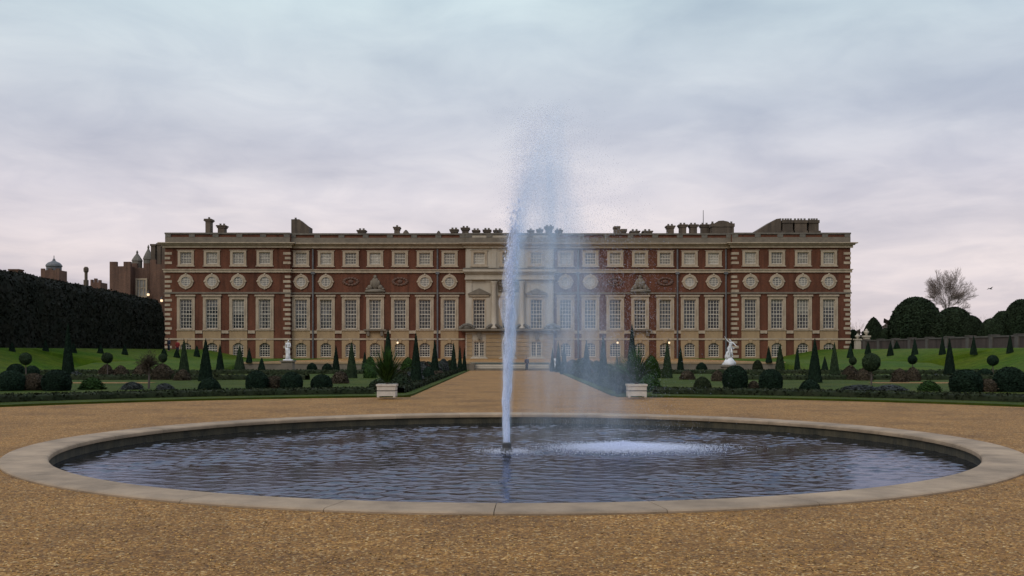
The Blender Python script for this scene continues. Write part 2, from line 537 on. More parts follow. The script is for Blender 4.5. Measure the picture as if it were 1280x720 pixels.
class MB:
    def __init__(self):
        self.v, self.f = [], []

    def add(self, vs, fs):
        n = len(self.v)
        self.v += [tuple(x) for x in vs]
        self.f += [tuple(i + n for i in f) for f in fs]

    def box(self, x0, x1, y0, y1, z0, z1, taper=0.0):
        t = taper
        self.add([(x0, y0, z0), (x1, y0, z0), (x1, y1, z0), (x0, y1, z0),
                  (x0 + t, y0 + t, z1), (x1 - t, y0 + t, z1), (x1 - t, y1 - t, z1), (x0 + t, y1 - t, z1)],
                 [(3, 2, 1, 0), (4, 5, 6, 7), (0, 1, 5, 4), (1, 2, 6, 5), (2, 3, 7, 6), (3, 0, 4, 7)])

    def ring(self, outer, inner, y0, y1):
        """Frame in the xz plane: front at y0, running back to y1."""
        n = len(outer)
        vs = [(x, y0, z) for x, z in outer] + [(x, y0, z) for x, z in inner] + [(x, y1, z) for x, z in outer] + [(x, y1, z) for x, z in inner]
        fs = []
        for i in range(n):
            j = (i + 1) % n
            fs += [(i, j, n + j, n + i), (j, i, 2 * n + i, 2 * n + j), (n + i, n + j, 3 * n + j, 3 * n + i), (2 * n + j, 2 * n + i, 3 * n + i, 3 * n + j)]
        self.add(vs, fs)

    def prism(self, pts, y0, y1):
        n = len(pts)
        vs = [(x, y0, z) for x, z in pts] + [(x, y1, z) for x, z in pts]
        fs = [tuple(range(n)), tuple(range(2 * n - 1, n - 1, -1))]
        for i in range(n):
            j = (i + 1) % n
            fs.append((j, i, n + i, n + j))
        self.add(vs, fs)

    def lathe(self, prof, cx=0, cy=0, seg=16, cap=True):
        n = len(prof)
        vs, fs = [], []
        for r, z in prof:
            for k in range(seg):
                a = 2 * math.pi * k / seg
                vs.append((cx + r * math.cos(a), cy + r * math.sin(a), z))
        for i in range(n - 1):
            for k in range(seg):
                k2 = (k + 1) % seg
                fs.append((i * seg + k, i * seg + k2, (i + 1) * seg + k2, (i + 1) * seg + k))
        if cap:
            fs.append(tuple(range(seg - 1, -1, -1)))
            fs.append(tuple((n - 1) * seg + k for k in range(seg)))
        self.add(vs, fs)

    def ellipsoid(self, c, r, seg=10, rings=7):
        prof = []
        for i in range(rings + 1):
            a = -math.pi / 2 + math.pi * i / rings
            prof.append((max(1e-3, math.cos(a)), math.sin(a)))
        n0 = len(self.v)
        self.lathe(prof, 0, 0, seg, True)
        for i in range(n0, len(self.v)):
            x, y, z = self.v[i]
            self.v[i] = (c[0] + x * r[0], c[1] + y * r[1], c[2] + z * r[2])

    def tube(self, pts, rads, seg=6):
        vs, fs = [], []
        n = len(pts)
        for i, p in enumerate(pts):
            p = Vector(p)
            d = (Vector(pts[min(i + 1, n - 1)]) - Vector(pts[max(i - 1, 0)])).normalized()
            u = d.orthogonal().normalized()
            v = d.cross(u)
            for k in range(seg):
                a = 2 * math.pi * k / seg
                vs.append(p + (u * math.cos(a) + v * math.sin(a)) * rads[i])
        for i in range(n - 1):
            for k in range(seg):
                k2 = (k + 1) % seg
                fs.append((i * seg + k, i * seg + k2, (i + 1) * seg + k2, (i + 1) * seg + k))
        fs.append(tuple(range(seg - 1, -1, -1)))
        fs.append(tuple((n - 1) * seg + k for k in range(seg)))
        self.add(vs, fs)

    def build(self, name, m, parent=None, smooth=False, fix=True):
        return mesh_obj(name, self.v, self.f, m, parent, smooth, fix)


def tag(o, label=None, cat=None, group=None, kind=None):
    if label:
        o['label'] = label
    if cat:
        o['category'] = cat
    if group:
        o['group'] = group
    if kind:
        o['kind'] = kind
    return o


def empty(name, loc=(0, 0, 0), rz=0.0):
    o = bpy.data.objects.new(name, None)
    C.objects.link(o)
    o.location = loc
    o.rotation_euler = (0, 0, rz)
    o.empty_display_size = 0.2
    return o


# ------------------------------------------------------------------ terrain
BANK0, BANK1, BANKZ = 37.5, 45.0, 2.0
TERR_Y, TERR_Z = 94.0, 0.74


def H(x, y):
    a = abs(x)
    b = TERR_Z if y > TERR_Y else 0.0
    if a > 24.9:
        b = TERR_Z * min(1, max(0, (y - 85) / 10))
    if a < BANK0:
        return b
    if a < BANK1:
        return b + (BANKZ - b) * (a - BANK0) / (BANK1 - BANK0)
    return BANKZ


def ground_at(px, py, dmax=146.0):
    """Where a line of sight through the photo meets the modelled terrain."""
    d = 25.0
    while d < dmax:
        x = (px - 640) * d / F
        z = EYE + (HOR - py) * d / F
        if z <= H(x, d):
            return x, d, H(x, d)
        d += 0.15
    return (px - 640) * dmax / F, dmax, H((px - 640) * dmax / F, dmax)


def P(px, py, d):
    return Vector(((px - 640) * d / F, d, EYE + (HOR - py) * d / F))


BC = Vector((0.05, 19.35))     # basin centre


def ring_sheet(name, rin, rout, z, m, seg=256):
    vs, fs = [], []
    for k in range(seg):
        a = 2 * math.pi * k / seg
        for r in (rin, rout(a) if callable(rout) else rout):
            vs.append((BC.x + r * math.cos(a), BC.y + r * math.sin(a), z))
    for k in range(seg):
        k2 = (k + 1) % seg
        fs.append((2 * k, 2 * k + 1, 2 * k2 + 1, 2 * k2))
    return tag(mesh_obj(name, vs, fs, m), kind='structure')


def court_r(a):
    s = math.sin(a)
    return 19.45 + 1.1 * (1 - s) + (26 * max(0.0, 0.30 - s) if s < 0.30 else 0)


FARM = mat('distant_parkland', (0.05, 0.065, 0.03), 0.95, vscale=0.02, col2=(0.08, 0.075, 0.04))
ring_sheet('ground', 8.4, 3500, -0.30, FARM, 128)
ring_sheet('gravel_court', 8.4, lambda a: court_r(a) + 0.25, 0.0, GRAVEL, 512)

r_ = np.random.default_rng(91)
n_ = 15000
yy_ = 6.8 + 8.5 * r_.random(n_) ** 1.6
xx_ = (r_.random(n_) * 2 - 1) * (yy_ * .56 + .4)
ok_ = np.hypot(xx_ - BC.x, yy_ - BC.y) > 8.80
xx_, yy_ = xx_[ok_], yy_[ok_]
n_ = len(xx_)
ov = np.array([(1, 0, 0), (-1, 0, 0), (0, 1, 0), (0, -1, 0), (0, 0, 1), (0, 0, -1)], dtype=np.float32)
of = np.array([(0, 2, 4), (2, 1, 4), (1, 3, 4), (3, 0, 4), (2, 0, 5), (1, 2, 5), (3, 1, 5), (0, 3, 5)])
sz_ = (.005 + .009 * r_.random(n_) ** 2)[:, None, None] * (0.6 + .8 * r_.random((n_, 6, 1)))
an_ = r_.random(n_) * 6.28
vv_ = ov[None] * sz_ * np.array([1.25, .9, .62])
ca_, sa_ = np.cos(an_)[:, None], np.sin(an_)[:, None]
vx_, vy_ = vv_[..., 0] * ca_ - vv_[..., 1] * sa_, vv_[..., 0] * sa_ + vv_[..., 1] * ca_
vv_ = np.stack([vx_ + xx_[:, None], vy_ + yy_[:, None], vv_[..., 2] + .003], -1)
PEB = mat('loose_pebbles', (0.40, 0.245, 0.085), 0.8, vscale=38, col2=(0.20, 0.10, 0.026), detail=2.0, lo=.40, hi=.60, island=.6)
tag(link('loose_gravel', fast_mesh('loose_gravel', vv_.reshape(-1, 3), (of[None] + (np.arange(n_) * 6)[:, None, None]).reshape(-1, 3), PEB)),
    'scattered loose pebbles lying on the golden gravel in the foreground', 'pebbles', kind='stuff')

PW = 3.86
tag(mesh_obj('gravel_path', [(-PW - .1, 38.2, 0.004), (PW + .1, 38.2, 0.004), (PW + .1, TERR_Y - .02, 0.004), (-PW - .1, TERR_Y - .02, 0.004)], [(0, 1, 2, 3)], GRAVEL), kind='structure')
# widening where the path meets the court
mb = MB()


def parterre(side):
    """Lawn slab of one half of the parterre; its near edge follows the round gravel court, corner rounded into the path."""
    pts = []
    for k in range(49):
        a = math.pi / 2 + side * (0.200 + (1.42 - 0.2) * k / 48)
        r = court_r(a)
        x, y = BC.x + r * math.cos(a), BC.y + r * math.sin(a)
        pts.append((x, y))
    near0 = pts[0]
    sx = -side
    corner = [(sx * PW, near0[1] + 1.3), (sx * (PW + .08), near0[1] + 0.7), (sx * (PW + .25), near0[1] + 0.2)]
    poly = [(sx * PW, TERR_Y - .01), *corner, *pts, (sx * BANK0, pts[-1][1]), (sx * BANK0, TERR_Y - .01)]
    poly = [p for i, p in enumerate(poly)]
    n = len(poly)
    vs = [(x, y, 0.07) for x, y in poly] + [(x, y, -0.1) for x, y in poly]
    fs = [tuple(range(n))] + [(i, (i + 1) % n, n + (i + 1) % n, n + i) for i in range(n)]
    o = mesh_obj('lawn', vs, fs, LAWN)
    return tag(o, kind='structure')


parterre(1)
parterre(-1)

# banks rising either side, then level terrace walks
for sx in (-1, 1):
    vs, fs = [], []
    ys = [18, 30, 45, 60, 75, TERR_Y, TERR_Y + .02, 110, 130, 150, 200]
    rnd = random.Random(5 + sx)
    prof = [(BANK0 - .02, 0), (BANK0 + .6, .04), (BANK0 + 2.5, .31), (BANK0 + 5, .68), (BANK1 - .6, .95), (BANK1, 1.0), (BANK1 + 60, 1.0), (BANK1 + 400, 1.0)]
    for y in ys:
        b = TERR_Z if y > TERR_Y else 0.0
        b -= 0.05
        for x, f in prof:
            vs.append((sx * x, y, b + (BANKZ - b) * f + 0.075))
    k = len(prof)
    for i in range(len(ys) - 1):
        for j in range(k - 1):
            fs.append((i * k + j, i * k + j + 1, (i + 1) * k + j + 1, (i + 1) * k + j))
    tag(mesh_obj('grass_bank', vs, fs, GRASS, smooth=True), kind='structure')

# upper terrace before the palace
tag(mesh_obj('terrace', [(-BANK0 - 1, TERR_Y + .3, TERR_Z), (BANK0 + 1, TERR_Y + .3, TERR_Z), (BANK0 + 1, 152, TERR_Z), (-BANK0 - 1, 152, TERR_Z)], [(0, 1, 2, 3)], GRAVEL), kind='structure')
for sx, lab in ((-1, 'low stone terrace wall with pale coping left of the garden steps'), (1, 'low stone terrace wall with pale coping right of the garden steps')):
    t = tag(empty('terrace_wall', (sx * 14.5, TERR_Y, 0)), lab, 'wall')
    a = MB()
    a.box(-10.55, 10.55, 0, .45, -.2, TERR_Z - .12)
    a.build('wall_face', DARKSTONE, t)
    a = MB()
    a.box(-10.58, 10.7, -.06, .55, TERR_Z - .12, TERR_Z + .05)
    a.build('coping', WARMSTONE, t)
for sx in (-1, 1):
    xs_ = (24.9, 27.5, 31, 35, 38.2)
    vs, fs = [], []
    for i, xa in enumerate(xs_):
        for (ya, za) in ((84.0, .04), (86.5, .12), (90.0, .42), (93.0, .70), (96.0, TERR_Z + .05), (150.0, TERR_Z + .02)):
            vs.append((sx * xa, ya, za))
    for i in range(len(xs_) - 1):
        for j in range(5):
            fs.append((i * 6 + j, (i + 1) * 6 + j, (i + 1) * 6 + j + 1, i * 6 + j + 1))
    n_ = len(vs)
    vs += [(sx * 24.9, 84.0, -.1), (sx * 24.9, 150.0, -.1)]
    fs.append((n_, 0, 1, 2, 3, 4, 5, n_ + 1))
    tag(mesh_obj('grass_ramp', vs, fs, GRASS, smooth=True), kind='structure')
t = tag(empty('garden_steps', (0, TERR_Y, 0)), 'broad low stone steps at the far end of the gravel path', 'steps')
for i in range(3):
    a = MB()
    a.box(-3.4, 3.4, -.9 + .38 * i, .5, .006 if i == 0 else .19 * i, .19 * (i + 1) - .02)
    a.build('step', STONE2 if i else DARKSTONE, t)
for sx in (-1, 1):
    a = MB()
    a.box(sx * 3.42 if sx > 0 else -3.9, 3.9 if sx > 0 else -3.42, -1.0, .5, 0, .66)
    a.build('cheek_wall', DARKSTONE, t)

# ------------------------------------------------------------------ basin
t = tag(empty('fountain_basin', (BC.x, BC.y, 0)), 'round stone fountain basin with a wide pale coping set in golden gravel', 'basin')
mb = MB()
NSEG = 30
for s in range(NSEG):
    a0 = 2 * math.pi * (s + .37) / NSEG + 0.0005
    a1 = 2 * math.pi * (s + 1.37) / NSEG - 0.0005
    prof = [(8.76, -.06), (8.76, .020), (8.74, .034), (8.70, .040), (8.12, .038), (8.08, .030), (8.055, .012), (8.05, -.02), (8.05, -.05)]
    n = len(prof)
    M_ = 9
    vs = []
    for i in range(M_):
        aa = a0 + (a1 - a0) * i / (M_ - 1)
        for r, z in prof:
            vs.append((r * math.cos(aa), r * math.sin(aa), z))
    fs = []
    for i in range(M_ - 1):
        for j in range(n):
            j2 = (j + 1) % n
            fs.append((i * n + j, i * n + j2, (i + 1) * n + j2, (i + 1) * n + j))
    fs.append(tuple(range(n)))
    fs.append(tuple((M_ - 1) * n + j for j in range(n - 1, -1, -1)))
    mb.add(vs, fs)
mb.build('coping', COPING, t)
mb = MB()
seg = 160
vs, fs = [], []
for k in range(seg):
    a = 2 * math.pi * k / seg
    for r, z in ((8.10, -.03), (8.09, -1.0)):
        vs.append((r * math.cos(a), r * math.sin(a), z))
for k in range(seg):
    k2 = (k + 1) % seg
    fs.append((2 * k, 2 * k + 1, 2 * k2 + 1, 2 * k2))
mb.add(vs, fs)
mb.build('inner_wall', BASINW, t)

# water surface: real waves, wind ripples plus rings spreading from where the spray lands
rng = np.random.default_rng(11)
WZ = -0.215
res = 0.034
gx = np.arange(-8.16, 8.16 + res, res)
GX, GY = np.meshgrid(gx, gx)
hh = np.zeros_like(GX)
for i in range(70):
    lam = 0.13 * (0.52 / 0.13) ** rng.random()
    ang = math.pi / 2 + rng.normal(0, 0.75)
    k = 2 * math.pi / lam
    amp = 0.00125 * lam * (0.6 + 0.8 * rng.random())
    hh += amp * np.sin(k * (np.cos(ang) * GX + np.sin(ang) * GY) + rng.random() * 6.28)
patch = np.zeros_like(GX)
for i in range(9):
    lam = 2.0 + 5 * rng.random()
    ang = rng.random() * 6.28
    patch += np.sin(2 * math.pi / lam * (np.cos(ang) * GX + np.sin(ang) * GY) + rng.random() * 6.28)
patch = 1.05 + 0.26 * patch
jx, jy = -0.12 - BC.x, 19.4 - BC.y
sx_, sy_ = jx + 2.30, jy + 0.8
dj = np.hypot(GX - jx, GY - jy)
ds = np.hypot((GX - sx_) / 1.6, (GY - sy_))
calm = 1 - 0.45 * np.exp(-(ds / 2.6) ** 2)
sg_ = hh.std()
hh = hh + .30 * (hh ** 2 / sg_ - sg_)        # crests sharper than troughs
hh = hh * np.clip(patch, .35, 1.9) * calm
for i in range(150):
    th, rr = rng.random() * 6.28, np.sqrt(rng.random())
    cx_, cy_ = sx_ + 1.9 * rr * math.cos(th), sy_ + 1.0 * rr * math.sin(th)
    dd = np.hypot(GX - cx_, GY - cy_)
    r0 = 0.1 + .8 * rng.random()
    hh += 0.0022 * np.exp(-((dd - r0) / .14) ** 2) * np.cos((dd - r0) * 2 * math.pi / .19)
hh += .0042 * np.cos(ds * 2 * math.pi / .30) * np.exp(-np.abs(ds - 1.25) / .8) * (ds > .5)
hh += .0035 * np.cos(dj * 2 * math.pi / .22) * np.exp(-dj / .8)
idx = np.full(GX.shape, -1, dtype=np.int64)
inside = (GX ** 2 + GY ** 2) < 8.15 ** 2
idx[inside] = np.arange(inside.sum())
Vw = np.stack([GX[inside], GY[inside], hh[inside]], 1)
q = np.stack([idx[:-1, :-1], idx[:-1, 1:], idx[1:, 1:], idx[1:, :-1]], -1).reshape(-1, 4)
q = q[(q >= 0).all(1)]
wo_ = link('water', fast_mesh('water', Vw, q, water_mat(), True), None, (BC.x, BC.y, WZ))
tag(wo_, kind='structure')

# ------------------------------------------------------------------ fountain
JX, JY = -0.10, 19.4
ft = tag(empty('fountain', (JX, JY, WZ)), 'tall white water jet leaning right and falling back as a veil of spray', 'fountain')
mb = MB()
mb.lathe([(.13, -.5), (.13, .05), (.10, .08), (.085, .10), (.085, .18), (.062, .20)], seg=18)
mb.build('nozzle', IRON, ft, smooth=False)

OCT_V = np.array([(1, 0, 0), (-1, 0, 0), (0, 1, 0), (0, -1, 0), (0, 0, 1), (0, 0, -1)], dtype=np.float32)
OCT_F = np.array([(0, 2, 4), (2, 1, 4), (1, 3, 4), (3, 0, 4), (2, 0, 5), (1, 2, 5), (3, 1, 5), (0, 3, 5)])


def drops(name, Pn, D, rad, ln, m, parent):
    """Water drops: small spindles along the flow D."""
    n = len(Pn)
    D = D / np.linalg.norm(D, axis=1, keepdims=True)
    U = np.cross(D, np.array([0.31, 0.93, 0.17]))
    U /= np.linalg.norm(U, axis=1, keepdims=True)
    W = np.cross(D, U)
    V = Pn[:, None, :] + (OCT_V[None, :, 0:1] * U[:, None, :] + OCT_V[None, :, 1:2] * W[:, None, :]) * rad[:, None, None] + OCT_V[None, :, 2:3] * D[:, None, :] * ln[:, None, None]
    Fc = OCT_F[None] + (np.arange(n) * 6)[:, None, None]
    return link(name, fast_mesh(name, V.reshape(-1, 3), Fc.reshape(-1, 3), m, True), parent)


G_ = 9.81


def fly(n, v0, jit, ax, seed, tfrac, tpow=1.0):
    r = np.random.default_rng(seed)
    v = v0[0] + (v0[1] - v0[0]) * r.random(n) ** 0.6
    dx, dy = r.normal(0, jit, n), r.normal(0, jit, n)
    a = ax[0] + (ax[1] - ax[0]) * r.random(n)
    T = 2 * v / G_
    tt = (tfrac[0] + (tfrac[1] - tfrac[0]) * r.random(n) ** tpow) * T
    x = v * dx * tt + .5 * a * tt ** 2 + 0.015 * v * tt * 0
    y = v * dy * tt + .10 * a * tt ** 2
    z = 0.24 + v * tt - .5 * G_ * tt ** 2
    vel = np.stack([v * dx + a * tt, v * dy + .2 * a * tt, v - G_ * tt], 1)
    vel += r.normal(0, .5, vel.shape)
    return np.stack([x, y, z], 1), vel, tt / T, r


VMAX = 11.1
# the rising column: broken, aerated water thinning with height
Pn, D, fr, r = fly(16000, (9.6, VMAX), .0085, (0.6, 1.7), 1, (0.0, 0.42), 1.1)
keep = r.random(len(fr)) < np.clip(1.1 - 4.2 * fr, .0, 1)
ph = np.sin(fr * 55 + 1.3) + np.sin(fr * 91) * .7 + np.sin(fr * 23 + 2) * .7
keep &= r.random(len(fr)) < np.clip(.80 + .22 * ph, .25, 1)
Pn[:, 0] += 0.03 * np.sin(fr * 60 + .5) * np.clip(fr * 4, 0, 1)
Pn, D, fr = Pn[keep], D[keep], fr[keep]
rad = .0055 + .010 * r.random(len(Pn)) ** 2
rad *= np.clip(1.25 - 1.5 * fr, .5, 1.2)
drops('jet_column', Pn, D, rad, rad * (2.5 + 2.5 * r.random(len(Pn))), DROP, ft)


def sheath(name, tmax, r0, grow, seed, m, n=90, seg=18):
    """Ragged tube of water following the flight of the jet."""
    rr_ = random.Random(seed)
    p = [rr_.uniform(0, 6) for _ in range(8)]
    vs, fs = [], []
    for i in range(n):
        tt = tmax * i / (n - 1)
        z = .14 + 10.75 * tt - .5 * G_ * tt * tt
        cx = .5 * 1.15 * tt * tt + .030 * math.sin(z * 2.7 + p[0]) * min(1, z)
        cy = .06 * tt * tt
        for k in range(seg):
            a = 2 * math.pi * k / seg
            q = r0 + grow * z
            q *= 1 + min(1, z * .8) * (.20 * math.sin(2 * a + z * 2.3 + p[1]) + .22 * math.sin(3 * a - z * 5.1 + p[2]) + .20 * math.sin(z * 7.7 + p[3]) + .10 * math.sin(z * 17 + a + p[4]))
            vs.append((cx + q * math.cos(a), cy + q * math.sin(a), z))
    for i in range(n - 1):
        for k in range(seg):
            k2 = (k + 1) % seg
            fs.append((i * seg + k, i * seg + k2, (i + 1) * seg + k2, (i + 1) * seg + k))
    return mesh_obj(name, vs, fs, m, ft, True)


def sheath_mat(name, dens, top, seed):
    m = drop_mat(name, .5)
    t = m.node_tree
    g = N(t, 'ShaderNodeTexCoord')
    mm = N(t, 'ShaderNodeMapping')
    mm.inputs['Scale'].default_value = (13, 13, 2.1)
    mm.inputs['Location'].default_value = (seed, 0, seed)
    t.links.new(g.outputs['Object'], mm.inputs[0])
    nz = N(t, 'ShaderNodeTexNoise', i_Scale=1.0, i_Detail=6.0, i_Roughness=0.7)
    t.links.new(mm.outputs[0], nz.inputs['Vector'])
    sp = N(t, 'ShaderNodeSeparateXYZ')
    t.links.new(g.outputs['Object'], sp.inputs[0])
    thin = mth(t, 'SUBTRACT', 1.0, mth(t, 'DIVIDE', sp.outputs[2], top), True)      # water breaks up as it climbs
    rp = ramp(t, nz.outputs[0], [(0.32, (0.05, .05, .05)), (0.66, (1, 1, 1))])
    a = mth(t, 'MULTIPLY', mth(t, 'MULTIPLY', rp.outputs[0], dens), mth(t, 'POWER', thin, 1.25), True)
    for n in t.nodes:
        if n.type == 'MIX_SHADER' and n.inputs[0].default_value == .5:
            t.links.new(a, n.inputs[0])
    return m


sheath('jet_core', .60, .046, .013, 4, sheath_mat('jet_core_water', 1.25, 4.8, 0), 90)
sheath('jet_sheath', .78, .056, .020, 9, sheath_mat('jet_sheath_water', .95, 5.5, 3), 110)
# fine spray carried downwind and falling back
Pn, D, fr, r = fly(60000, (8.2, VMAX + .1), .020, (0.35, 1.5), 2, (0.20, 1.0), 0.9)
ok = (Pn[:, 2] > 0.02)
Pn, D, fr = Pn[ok], D[ok], fr[ok]
rad = .0014 + .0020 * r.random(len(Pn)) ** 2.5
tag(drops('spray', Pn, D, rad, rad * (2.0 + 3 * r.random(len(Pn))), DROPF, ft), kind='stuff')
Pn, D, fr, r = fly(22000, (9.2, VMAX + .15), .015, (0.7, 1.6), 3, (0.30, .90), 1.0)
ok = (Pn[:, 2] > 0.02)
Pn, D, fr = Pn[ok], D[ok], fr[ok]
rad = .0018 + .0024 * r.random(len(Pn)) ** 2.5
tag(drops('heavy_drops', Pn, D, rad, rad * (2.0 + 3 * r.random(len(Pn))), DROPF, ft), kind='stuff')
# the cloud of mist round the column and downwind of it


def mist():
    m = bpy.data.materials.new('fountain_mist')
    m.use_nodes = True
    t = m.node_tree
    for n in list(t.nodes):
        t.nodes.remove(n)
    g = N(t, 'ShaderNodeTexCoord')
    sp = N(t, 'ShaderNodeSeparateXYZ')
    t.links.new(g.outputs['Object'], sp.inputs[0])
    x, y, z = sp.outputs
    M = lambda op, a, b=None, c=False: mth(t, op, a, b, c)
    xc = M('ADD', M('MULTIPLY', M('MULTIPLY', z, z), .0142), M('MULTIPLY', M('POWER', M('MAXIMUM', M('SUBTRACT', z, 4.6), 0.0), 2.0), .07))
    dx = M('SUBTRACT', x, xc)
    wd = M('ADD', M('MULTIPLY', z, .021), .046)
    r2 = M('ADD', M('POWER', M('DIVIDE', dx, wd), 2.0), M('POWER', M('DIVIDE', y, wd), 2.0))
    gauss = M('EXPONENT', M('MULTIPLY', r2, -1.0))
    mm = N(t, 'ShaderNodeMapping')
    mm.inputs['Scale'].default_value = (6, 6, 1.3)
    t.links.new(g.outputs['Object'], mm.inputs[0])
    nz = N(t, 'ShaderNodeTexNoise', i_Scale=1.0, i_Detail=4.0, i_Roughness=0.65)
    t.links.new(mm.outputs[0], nz.inputs['Vector'])
    streak = ramp(t, nz.outputs[0], [(0.30, (.25, .25, .25)), (0.70, (1, 1, 1))]).outputs[0]
    fade = M('POWER', M('SUBTRACT', 1.0, M('DIVIDE', z, 6.2), True), 1.05)
    col = M('MULTIPLY', M('MULTIPLY', M('MULTIPLY', gauss, COL_D), fade), streak)
    # veil blown downwind
    W = M('ADD', M('MULTIPLY', M('SUBTRACT', 6.5, z), .50), .42)
    u = M('DIVIDE', M('ADD', dx, .10), W)
    wn = N(t, 'ShaderNodeTexNoise', i_Scale=1.3, i_Detail=3.0)
    t.links.new(g.outputs['Object'], wn.inputs['Vector'])
    u = M('ADD', u, M('MULTIPLY', M('SUBTRACT', wn.outputs[0], .5), .45))
    win = M('POWER', M('MAXIMUM', M('MULTIPLY', M('MULTIPLY', u, M('SUBTRACT', 1.0, u)), 4.0), 0.0), 1.5)
    yy = M('SUBTRACT', y, M('MULTIPLY', dx, .30))
    yw = M('ADD', M('MULTIPLY', M('SUBTRACT', 6.6, z), .09), .22)
    yg = M('EXPONENT', M('MULTIPLY', M('POWER', M('DIVIDE', yy, yw), 2.0), -1.0))
    near = M('EXPONENT', M('MULTIPLY', u, -.45))
    top = M('POWER', M('DIVIDE', M('SUBTRACT', 6.7, z), 1.3, True), .8)
    low = M('ADD', .11, M('MULTIPLY', M('POWER', M('DIVIDE', z, 5.5, True), 1.4), 1.05))
    mm2 = N(t, 'ShaderNodeMapping')
    mm2.inputs['Scale'].default_value = (4.2, 4.2, .75)
    t.links.new(g.outputs['Object'], mm2.inputs[0])
    nz2 = N(t, 'ShaderNodeTexNoise', i_Scale=1.0, i_Detail=5.0, i_Roughness=0.62)
    t.links.new(mm2.outputs[0], nz2.inputs['Vector'])
    puff = ramp(t, nz2.outputs[0], [(0.34, (.12, .12, .12)), (0.68, (1.45, 1.45, 1.45))]).outputs[0]
    veil = M('MULTIPLY', M('MULTIPLY', M('MULTIPLY', win, yg), M('MULTIPLY', near, top)), M('MULTIPLY', M('MULTIPLY', puff, low), VEIL_D))
    dens = M('ADD', col, veil)
    v = N(t, 'ShaderNodeVolumePrincipled')
    v.inputs['Color'].default_value = (.72, .87, 1.0, 1)
    v.inputs['Anisotropy'].default_value = .0
    t.links.new(dens, v.inputs['Density'])
    o = N(t, 'ShaderNodeOutputMaterial')
    t.links.new(v.outputs[0], o.inputs['Volume'])
    b = MB()
    zs = [.16, .6, 1.4, 2.4, 3.4, 4.4, 5.3, 6.0, 6.5, 6.72]
    vs, fs = [], []
    for zz in zs:
        xc_, W_ = .0142 * zz * zz + .07 * max(0, zz - 4.6) ** 2, .42 + .5 * (6.5 - zz)
        x0_, x1_ = xc_ - .22 - .06 * zz, xc_ + W_ * 1.12
        for k in range(20):
            a = 2 * math.pi * k / 20
            cx = (x0_ + x1_) / 2 + (x1_ - x0_) / 2 * math.cos(a) * 1.02
            cy = .30 * (cx - xc_) * (1 if cx > xc_ else 0) + math.sin(a) * (.30 + .21 * (6.8 - zz))
            vs.append((cx, cy, zz))
    n = len(zs)
    for i in range(n - 1):
        for k in range(20):
            k2 = (k + 1) % 20
            fs.append((i * 20 + k, i * 20 + k2, (i + 1) * 20 + k2, (i + 1) * 20 + k))
    fs.append(tuple(range(20)))
    fs.append(tuple((n - 1) * 20 + k for k in range(20)))
    return tag(mesh_obj('mist', vs, fs, m, ft), kind='stuff')


COL_D, VEIL_D = 17.0, 1.65
mist()

# splash where it lands
r = np.random.default_rng(8)
n = 46000
th, q_ = r.random(n) * 6.283, np.abs(r.normal(0, .50, n))
Pn = np.stack([2.30 + 1.50 * q_ * np.cos(th) * (1 + .15 * np.cos(th)), .80 + 1.0 * q_ * np.sin(th), .012 + np.abs(r.normal(0, .05, n)) * np.exp(-q_)], 1)
D = np.stack([r.normal(0, .5, n), r.normal(0, .5, n), np.ones(n)], 1)
rad = .003 + .0040 * r.random(n) ** 2
tag(drops('splash', Pn, D, rad, rad * 1.8, SPLASHM, ft), kind='stuff')
n = 2200
th, q_ = r.random(n) * 6.283, np.abs(r.normal(0, .30, n))
Pn = np.stack([q_ * np.cos(th) + .05, q_ * np.sin(th), .008 + np.abs(r.normal(0, .03, n))], 1)
D = np.stack([r.normal(0, .5, n), r.normal(0, .5, n), np.ones(n)], 1)
rad = .004 + .004 * r.random(n) ** 2
tag(drops('nozzle_splash', Pn, D, rad, rad * 1.8, DROPF, ft), kind='stuff')

# ------------------------------------------------------------------ the palace
PY = 149.0
YW, YC = -0.8, -0.35          # wings and centrepiece stand forward of the main front
palace = tag(empty('palace', (0, PY, 0)), 'long red brick baroque palace front with stone dressings, round windows and chimneys', 'palace')


def fx(px, y=0.0):
    return (px - 640) * (PY + y) / F


def fz(py, y=0.0):
    return EYE + (HOR - py) * (PY + y) / F


LW = [232.5, 265, 298, 331]
ML = [376.5, 407.5, 438.5, 469, 500, 531, 562]
CE = [599, 635, 670.5]
MR = [707, 738, 769, 800, 831.5, 862, 892]
RW = [938, 971, 1003.5, 1036]
SECTIONS = [('west', 206.5, 362.5, YW, LW, BRICK), ('main', 362.5, 582, 0.0, ML, BRICK), ('centre', 582, 692, YC, CE, STONE2),
            ('main', 692, 915, 0.0, MR, BRICK), ('east', 915, 1063, YW, RW, BRICK)]
Z = {k: fz(v) for k, v in dict(par=292, parb=304.5, cor=310.5, at1=316, at0=330.5, s1=338, s0=341.2, rc=352.3, th1=365.5, th0=367.5, sh1=374.5,
                               sh0=411, ap=413, st1=422.8, st0=425, gw1=428.5, gw0=446, pl=447.5, base=455).items()}
ZB = 0.4
AW, AH = 1.62, Z['at1'] - Z['at0']
SW, SH = 1.74, Z['sh1'] - Z['sh0']
GW, GH = 1.56, Z['gw1'] - Z['gw0']


def rectpts(w, h, cz=0.0):
    return [(-w / 2, cz - h / 2), (w / 2, cz - h / 2), (w / 2, cz + h / 2), (-w / 2, cz + h / 2)]


def arch_pts(w, h, rise, n=9):
    """Segmental-headed opening, centre at mid height; bottom-left first."""
    pts = [(-w / 2, -h / 2), (w / 2, -h / 2)]
    for i in range(n):
        t = i / (n - 1)
        x = w / 2 - w * t
        z = h / 2 - rise + rise * math.sin(math.pi * t)
        pts.append((x, z))
    return pts


